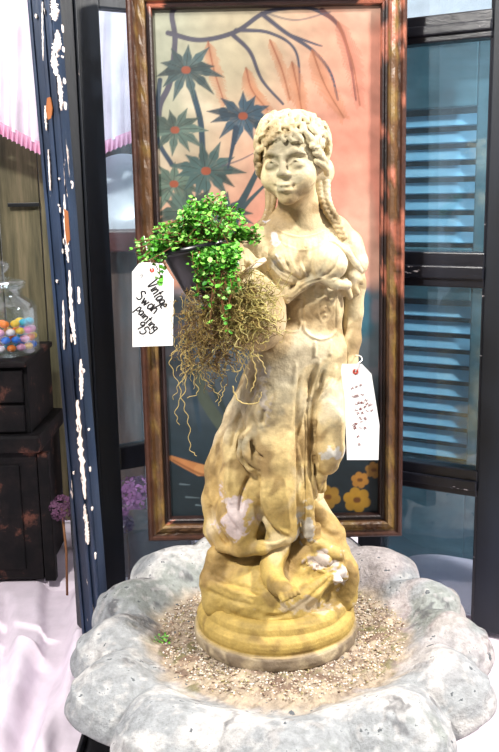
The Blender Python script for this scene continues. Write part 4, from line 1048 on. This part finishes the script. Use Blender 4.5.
# --- jug
jb = S(271, 341, -.045); jm = S(215, 264, -.080); ax = jm-jb; jl = np.linalg.norm(ax)
Mj = Matrix.Translation(Vector(jb)) @ Vector(ax).to_track_quat('Z', 'Y').to_matrix().to_4x4()
kx = .0015
jp = [(0, 0), (16, 0), (19, 3), (25, 9), (33, 22), (36.5, 36), (35, 50), (31, 62), (25, 70), (23, 76), (26, 82), (30, 86), (31, 90), (28, 91), (23, 86), (20, 76), (22, 70), (0, 60)]
mb = MB().lathe([(r*kx, z*kx*jl/(.0015*92)) for r, z in jp], n=64, M=Mj)
Vj = np.concatenate(mb.V); Qj = np.array(mb.Q)
npmesh('jug', Vj, Qj, STONE, ST, stone_col(Vj))
hp = [Vector(S(238, 279, -.095)), Vector(S(246, 272, -.108)), Vector(S(256, 265, -.104)), Vector(S(264, 260, -.085))]
Vh, Qh = tube_np(spline([v[:] for v in hp], 20), .0042, 10)
mb = MB(); mb.add(Vh, Qh); mb.build('jug_handle', plain('pale_stone', (226, 206, 176), .7, bmp=.3), ST, True)

# ------------------------------------------------------------------ potted plant in the jug
pb = S(206, 292, -.085); pt_ = S(198, 243, -.085)
PT = empty('potted_plant', pb); tag(PT, 'bushy green creeping plant in a black pot set in the jug mouth', 'plant')
axp = Vector(pt_-pb); L_ = axp.length; Mp = Matrix.Translation(Vector(pb)) @ Matrix.Rotation(math.radians(-3), 4, 'Y') @ axp.to_track_quat('Z', 'Y').to_matrix().to_4x4()
r0, r1 = 20*.00148, 35*.00148
mb = MB().lathe([(0, 0), (r0, 0), (r0*1.02, .002), (r1*.95, L_*.86), (r1*1.02, L_*.87), (r1*1.04, L_), (r1*.99, L_), (r1*.95, L_*.9), (r0*.95, .004), (0, .004)], n=40, M=Mp); mb.build('pot', BLACKPOT, PT, True)
mb = MB().lathe([(0, L_*.88), (r1*.93, L_*.84), (r1*.9, L_*.8)], n=30, M=Mp); mb.build('soil', SOIL, PT, True)
rl = np.random.RandomState(33); Vl = []; Ql = []; Cl = []; stems = MB(); n0 = 0
def leaf(p, s, col):
    global n0
    n = rl.normal(size=3); n[2] = abs(n[2])+.9; n[1] -= .5; n /= np.linalg.norm(n); uu = np.cross(n, rl.normal(size=3)); uu /= np.linalg.norm(uu); vv = np.cross(n, uu)
    sh = [(0, 0, 0), (.35, .42, .12), (.8, .46, .1), (1.12, .0, -.05), (.8, -.46, .1), (.35, -.42, .12), (.6, 0, -.04)]
    Vl.extend([p+s*(a*uu+b*vv+c*n) for a, b, c in sh]); Cl.extend([col*(.8 if q == 6 else 1) for q in range(7)])
    for q in range(6): Ql.append((n0+q, n0+(q+1) % 6, n0+6))
    n0 += 7
greens = [lin(x) for x in ((72, 150, 40), (104, 186, 58), (140, 208, 84), (52, 122, 36), (88, 170, 44), (160, 216, 110))]
def sprig(path, dens=5, s=.0060):
    p_ = spline(path, 20); p_ = np.array([S(*q) for q in p_]); stems.tube(p_, .0007, 4)
    for k in range(2, len(p_)):
        if rl.rand() < dens/10:
            for _ in range(2): leaf(p_[k]+rl.normal(size=3)*.0022, s*rl.uniform(.7, 1.35), greens[rl.randint(6)]*rl.uniform(.8, 1.15))
for k in range(96):
    x0 = rl.uniform(172, 232); y0 = 246+rl.uniform(-3, 5); d0 = -.085+rl.uniform(-.04, .035)
    tx = np.clip(rl.normal(190, 33), 134, 256); ty = 232-22*math.exp(-((tx-215)/34)**2)+rl.uniform(-6, 24)+max(0, (170-tx))*.25
    sprig([(x0, y0, d0), ((x0+tx)/2, min(y0, ty)-rl.uniform(0, 9), d0-.01), (tx, ty, d0+rl.uniform(-.03, .02))], 8)
for k in range(34):
    x0 = rl.uniform(196, 236); e = rl.uniform(262, 300)
    sprig([(x0, 246, -.118), (x0+rl.uniform(-6, 6), 256, -.142), (x0+rl.uniform(-9, 9), e, -.140)], 8)
for k in range(7):
    x0 = rl.uniform(208, 230); e = rl.uniform(300, 348)
    sprig([(x0, 262, -.14), (x0+rl.uniform(-6, 6), 290, -.148), (x0+rl.uniform(-8, 8), e, -.135)], 4)
for k in range(8):
    sprig([(172, 246, -.11), (160, 244+rl.uniform(-5, 5), -.12), (rl.uniform(134, 158), rl.uniform(248, 264), -.12)], 8)
for k in range(12):
    sprig([(226, 246, -.09), (240, 236+rl.uniform(-8, 6), -.09), (rl.uniform(240, 262), rl.uniform(222, 246), -.095)], 7)
for (x, y) in ((150, 262), (158, 270), (163, 283), (166, 268)): sprig([(158, 250, -.12), (x-3, y-8, -.125), (x, y, -.125)], 3)
npmesh('foliage', np.array(Vl), np.array(Ql), LEAF, PT, np.clip(np.array(Cl), 0, 1), False)
stems.build('stem', STEM, PT, True)
# tangled roots and moss spilling over the jug
def tangle(name, n, cen, spread, ln, cols, hang=0.0, r=.0006, seed=1, steps=16):
    rt = np.random.RandomState(seed); V = []; Q3 = []; Cc = []; nb = 0
    for _ in range(n):
        p = np.array([rt.normal(cen[0], spread[0]), rt.normal(cen[1], spread[1]), cen[2]]); 
        dx = (p[0]-cen[0])/(spread[0]*2.2); dyy = (p[1]-cen[1])/(spread[1]*2.2)
        if dx*dx+dyy*dyy > 1: continue
        q = S(p[0], p[1], cen[2]-spread[2]*math.sqrt(max(0, 1-dx*dx-dyy*dyy))*rt.uniform(.6, 1.1)); d = rt.normal(size=3); d /= np.linalg.norm(d); pts = [q]; st_ = ln/steps
        for k in range(steps):
            d = d+rt.normal(size=3)*.55+np.array([0, 0, -hang]); d /= np.linalg.norm(d); dd = d*st_; dd[1] *= .5; q = q+dd; pts.append(q)
        pts = np.array(pts); v, qq = tube_np(pts, np.linspace(r, r*.6, len(pts)), 4); V.append(v); Q3.append(np.array([x for x in qq if len(x) == 4])+nb); nb += len(v)
        Cc.append(np.tile(lin(cols[rt.randint(len(cols))])*rt.uniform(.75, 1.1), (len(v), 1)))
    return npmesh(name, np.concatenate(V), np.concatenate(Q3), ROOT, PT, np.clip(np.concatenate(Cc), 0, 1))
mossc = [(186, 174, 98), (160, 146, 78), (212, 200, 130), (134, 112, 58), (198, 176, 104), (120, 94, 52)]
tag(tangle('root_mass', 560, (241, 307, -.112), (17, 18, .016), .055, mossc, .05, .00062, 2), 'yellowish tangled roots spread over the jug')
tag(tangle('root_mass', 420, (213, 330, -.105), (12, 21, .018), .05, [(140, 112, 62), (110, 84, 50), (176, 154, 92), (150, 128, 66), (92, 70, 44)], .12, .00058, 3), 'darker brown roots below the pot')
tag(tangle('root_mass', 120, (192, 318, -.10), (8, 22, .012), .05, [(150, 122, 70), (186, 166, 104), (120, 92, 54)], .2, .0005, 4), 'thin brown roots beside the picture')
mb = MB(); rt = np.random.RandomState(9)
def strand(pts, r=.0010, jit=2.0):
    p_ = spline([(x+rt.normal()*0, y, d) for x, y, d in pts], 10*len(pts)); wv = rt.uniform(0, 6)
    for k in range(len(p_)): p_[k, 0] += jit*.6*math.sin(k*.9+wv)
    mb.tube(np.array([S(*q) for q in p_]), np.linspace(r, r*.55, len(p_)), 5)
strand([(190, 340, -.09), (181, 360, -.09), (186, 385, -.088), (176, 410, -.088), (179, 425, -.088)])
strand([(186, 330, -.09), (190, 365, -.09), (180, 385, -.088), (184, 405, -.088), (189, 425, -.088), (190, 448, -.085), (197, 456, -.085)], .0009)
strand([(178, 345, -.09), (170, 362, -.09), (178, 385, -.088), (172, 400, -.088)], .0008)
strand([(200, 350, -.1), (192, 370, -.1), (198, 392, -.1), (186, 398, -.1)], .0009); strand([(208, 355, -.1), (200, 374, -.1), (212, 386, -.1)], .0009); strand([(215, 360, -.1), (222, 382, -.1), (216, 402, -.1)], .0008)
strand([(248, 345, -.105), (252, 358, -.11), (256, 370, -.11), (254, 384, -.11), (250, 392, -.11)], .0013, 1); strand([(250, 350, -.11), (262, 362, -.112), (266, 374, -.112)], .0009, 1)
strand([(232, 386, -.10), (238, 400, -.102), (248, 404, -.104), (258, 402, -.106), (262, 392, -.106)], .0012, 1); strand([(224, 330, -.12), (221, 340, -.122), (227, 348, -.12), (222, 356, -.12)], .0013, 1)
strand([(200, 366, -.1), (208, 384, -.1), (220, 396, -.1)], .0009); strand([(226, 384, -.10), (222, 396, -.1), (218, 406, -.1)], .0008, 1)
strand([(175, 300, -.09), (172, 330, -.09), (178, 355, -.09)], .0007); strand([(236, 352, -.11), (242, 366, -.11), (236, 372, -.11), (230, 364, -.11)], .0011, 1)
for k in range(30):
    x = rt.uniform(178, 258); y = rt.uniform(325, 356); d = -.10
    strand([(x, y, d), (x+rt.uniform(-8, 8), y+14, d), (x+rt.uniform(-12, 8), y+rt.uniform(18, 44), d)], .0007)
mb.build('hanging_root', plain('pale_root', (190, 168, 106), .7), PT, True)
# little weeds growing in the basin
Vl = []; Ql = []; Cl = []; n0 = 0
wq = PZ(162, 640, BZ+.006)
for k in range(26): leaf(wq+np.array([rl.normal()*.006, rl.normal()*.007, abs(rl.normal())*.005]), .0035, greens[rl.randint(5)])
WD = empty('moss_tuft', (wq[0], wq[1], BZ)); npmesh('leaves', np.array(Vl), np.array(Ql), LEAF, WD, np.array(Cl), False); tag(WD, 'tiny green weed growing in the left of the basin', 'weed')
MB().tube([(wq[0], wq[1], BZ-.001), (wq[0]+.002, wq[1], BZ+.004), (wq[0], wq[1]+.001, BZ+.009)], .0006, 4).build('stem', STEM, WD)

# ------------------------------------------------------------------ price tags
GL = {  # stroke letters, x-height 1
 'V': [[(0, 1.7), (.35, 0), (.8, 1.7)]], 'i': [[(.1, 1), (.15, 0)], [(.1, 1.4), (.12, 1.5)]], 'n': [[(0, 1), (.05, 0)], [(.05, .6), (.3, 1), (.5, .8), (.55, 0)]],
 't': [[(.2, 1.6), (.2, .2), (.4, 0)], [(-.05, 1.05), (.5, 1.05)]], 'a': [[(.55, .9), (.2, 1), (0, .5), (.2, 0), (.5, .4), (.55, 1), (.6, 0)]],
 'g': [[(.5, .9), (.2, 1), (0, .6), (.2, .2), (.5, .5), (.5, 1), (.5, -.5), (.2, -.8), (0, -.5)]], 'e': [[(0, .5), (.5, .6), (.3, 1), (0, .6), (.1, .05), (.5, .1)]],
 'S': [[(.7, 1.5), (.35, 1.7), (.05, 1.3), (.6, .7), (.5, .1), (0, .1)]], 'w': [[(0, 1), (.2, 0), (.4, .8), (.6, 0), (.85, 1)]], 'P': [[(.05, 1.5), (.05, -.3)], [(.0, 1.3), (.4, 1.5), (.6, 1.1), (.35, .7), (.05, .7)]],
 'p': [[(.05, 1.1), (.05, -.7)], [(.0, .9), (.35, 1.15), (.55, .6), (.35, .2), (.05, .2)]],
 '9': [[(.6, 1.2), (.3, 1.5), (.05, 1.1), (.3, .8), (.6, 1.2), (.5, 0)]], '5': [[(.7, 1.5), (.15, 1.5), (.1, .95), (.5, .9), (.6, .4), (.3, 0), (0, .1)]], '.': [[(0, 0), (.06, .04)]]}
ADV = {'i': .4, 't': .6, 'V': .95, 'S': .95, 'w': 1.1, '.': .3, '9': .85, '5': .85}
def price_tag(origin_px, corners, Y, label, hole, words, scrib=None, anchor=None, tilt=0.0):
    "corners traced round the card; card lies in the plane y=Y"
    w0 = np.array([P(x, y, Y) for x, y in corners]); o0 = w0.mean(0)
    t = empty('price_tag', (o0[0], Y, w0[:, 2].min())); tag(t, label, 'tag')
    V = []; n = len(corners)
    for d in (0, .0006): V += [(q[0], Y+d, q[2]) for q in w0]
    Q = [tuple(range(n)), tuple(range(n, 2*n))[::-1]]+[(k, n+k, n+(k+1) % n, (k+1) % n) for k in range(n)]
    MB().add(V, Q).build('card', TAG, t)
    h = P(hole[0], hole[1], Y)
    MB().lathe([(.0017, -.0002), (.0017, .0012), (.0042, .0012), (.0044, .0006), (.0042, -.0002)], n=24, M=Matrix.Translation((h[0], Y, h[2])) @ Matrix.Rotation(math.pi/2, 4, 'X')).build('eyelet', RED, t, True)
    mb = MB(); cnt = [0]
    def ln(pts, r=.0006):
        p_ = spline(pts, 8*len(pts)) if len(pts) > 2 else np.array(pts, float)
        q = np.array([P(x, y, Y) for x, y in p_]); q[:, 1] = Y; v, qq = tube_np(q, r, 6); v[:, 1] = Y-.0004+(v[:, 1]-Y)*.3; mb.add(v, qq)
    for (txt, ox, oy, ux, uy, h_, r, asp) in words:
        l_ = math.hypot(ux, uy); ux, uy = ux/l_, uy/l_; vx, vy = uy, -ux; x = 0
        for ch in txt:
            for s_ in GL[ch]: ln([(ox+(x+a*asp)*h_*ux+b*h_*vx, oy+(x+a*asp)*h_*uy+b*h_*vy) for a, b in s_], r)
            x += ADV.get(ch, .78)*asp
    if scrib:
        for s_ in scrib: ln(s_, .00042)
    mb.build('handwriting', INK if not scrib else INK2, t, True)
    if anchor:
        q = np.array([P(x, y, d) for x, y, d in anchor]); MB().tube(spline(q, 30), .0009, 6).build('string', STRING, t, True)
    return t
z5 = lambda x, y: (120+x/6.843, 250+y/6.836)
W = []
def wd(txt, p0, p1, h, r=.0006, asp=1.0):
    a = z5(*p0); b = z5(*p1); L0 = sum(ADV.get(c_, .78) for c_ in txt); l_ = math.hypot(b[0]-a[0], b[1]-a[1]); W.append((txt, a[0], a[1], b[0]-a[0], b[1]-a[1], h, r, l_/(L0*h)))
wd('Vintage', (186, 238), (290, 412), 6.8, .0015); wd('Swan', (108, 326), (238, 444), 6.2, .0015); wd('painting', (104, 410), (238, 566), 5.2, .0014); wd('95.', (106, 520), (166, 606), 6.4, .0015)
wd('9', (128, 186), (150, 200), 3.0, .0004)
TY = .262
price_tag(None, [(132.5, 347), (172.8, 345.5), (173.8, 280), (163, 263.5), (140, 262), (132, 272)], TY, 'white price tag with black handwriting on the left of the picture frame', (152, 270), W, None,
          [(152, 270, TY-.001), (150, 262, TY-.004), (147, 250, TY), (144, 236, .29)])
z6 = lambda x, y: (330+x/6.267, 350+y/6.267)
R_ = random.Random(8); sq = []
rows = [((125, 245), (205, 215)), ((130, 300), (215, 275)), ((150, 290), (165, 285)), ((150, 345), (240, 310)), ((165, 325), (270, 345)), ((150, 385), (260, 340)), ((160, 402), (275, 375)), ((175, 425), (235, 430)), ((145, 470), (215, 445)), ((140, 490), (235, 490)), ((150, 545), (200, 535)), ((165, 590), (200, 590))]
for a, b in rows:
    n_ = max(1, int(abs(b[0]-a[0])/26))
    for k in range(n_):
        f = (k+.5)/n_; x = a[0]+(b[0]-a[0])*f; y = a[1]+(b[1]-a[1])*f
        pts = [z6(x-9, y+R_.uniform(-6, 6)), z6(x-2, y+R_.uniform(-9, 4)), z6(x+3, y+R_.uniform(-4, 10)), z6(x+10, y+R_.uniform(-7, 7))]; sq.append(pts)
        if R_.random() < .5: sq.append([z6(x-4, y+9), z6(x+5, y-9)])
for k in range(4): x, y = 150+R_.uniform(-8, 10), 472+R_.uniform(-14, 14); sq.append([z6(x-8, y), z6(x, y-7), z6(x+8, y+5)])
T2 = -.072
price_tag(None, [(347, 460), (378.5, 460), (379.5, 425), (371.5, 374), (362, 364), (342, 364), (341, 371), (345, 400)], T2, 'white price tag with small reddish scribbles hanging from the statue hand', (355.5, 371.5), [], sq,
          [(355.5, 371.5, T2-.001), (358, 364, T2-.002), (362, 360, T2+.01), (360, 356, T2+.045), (353, 355, .0)])
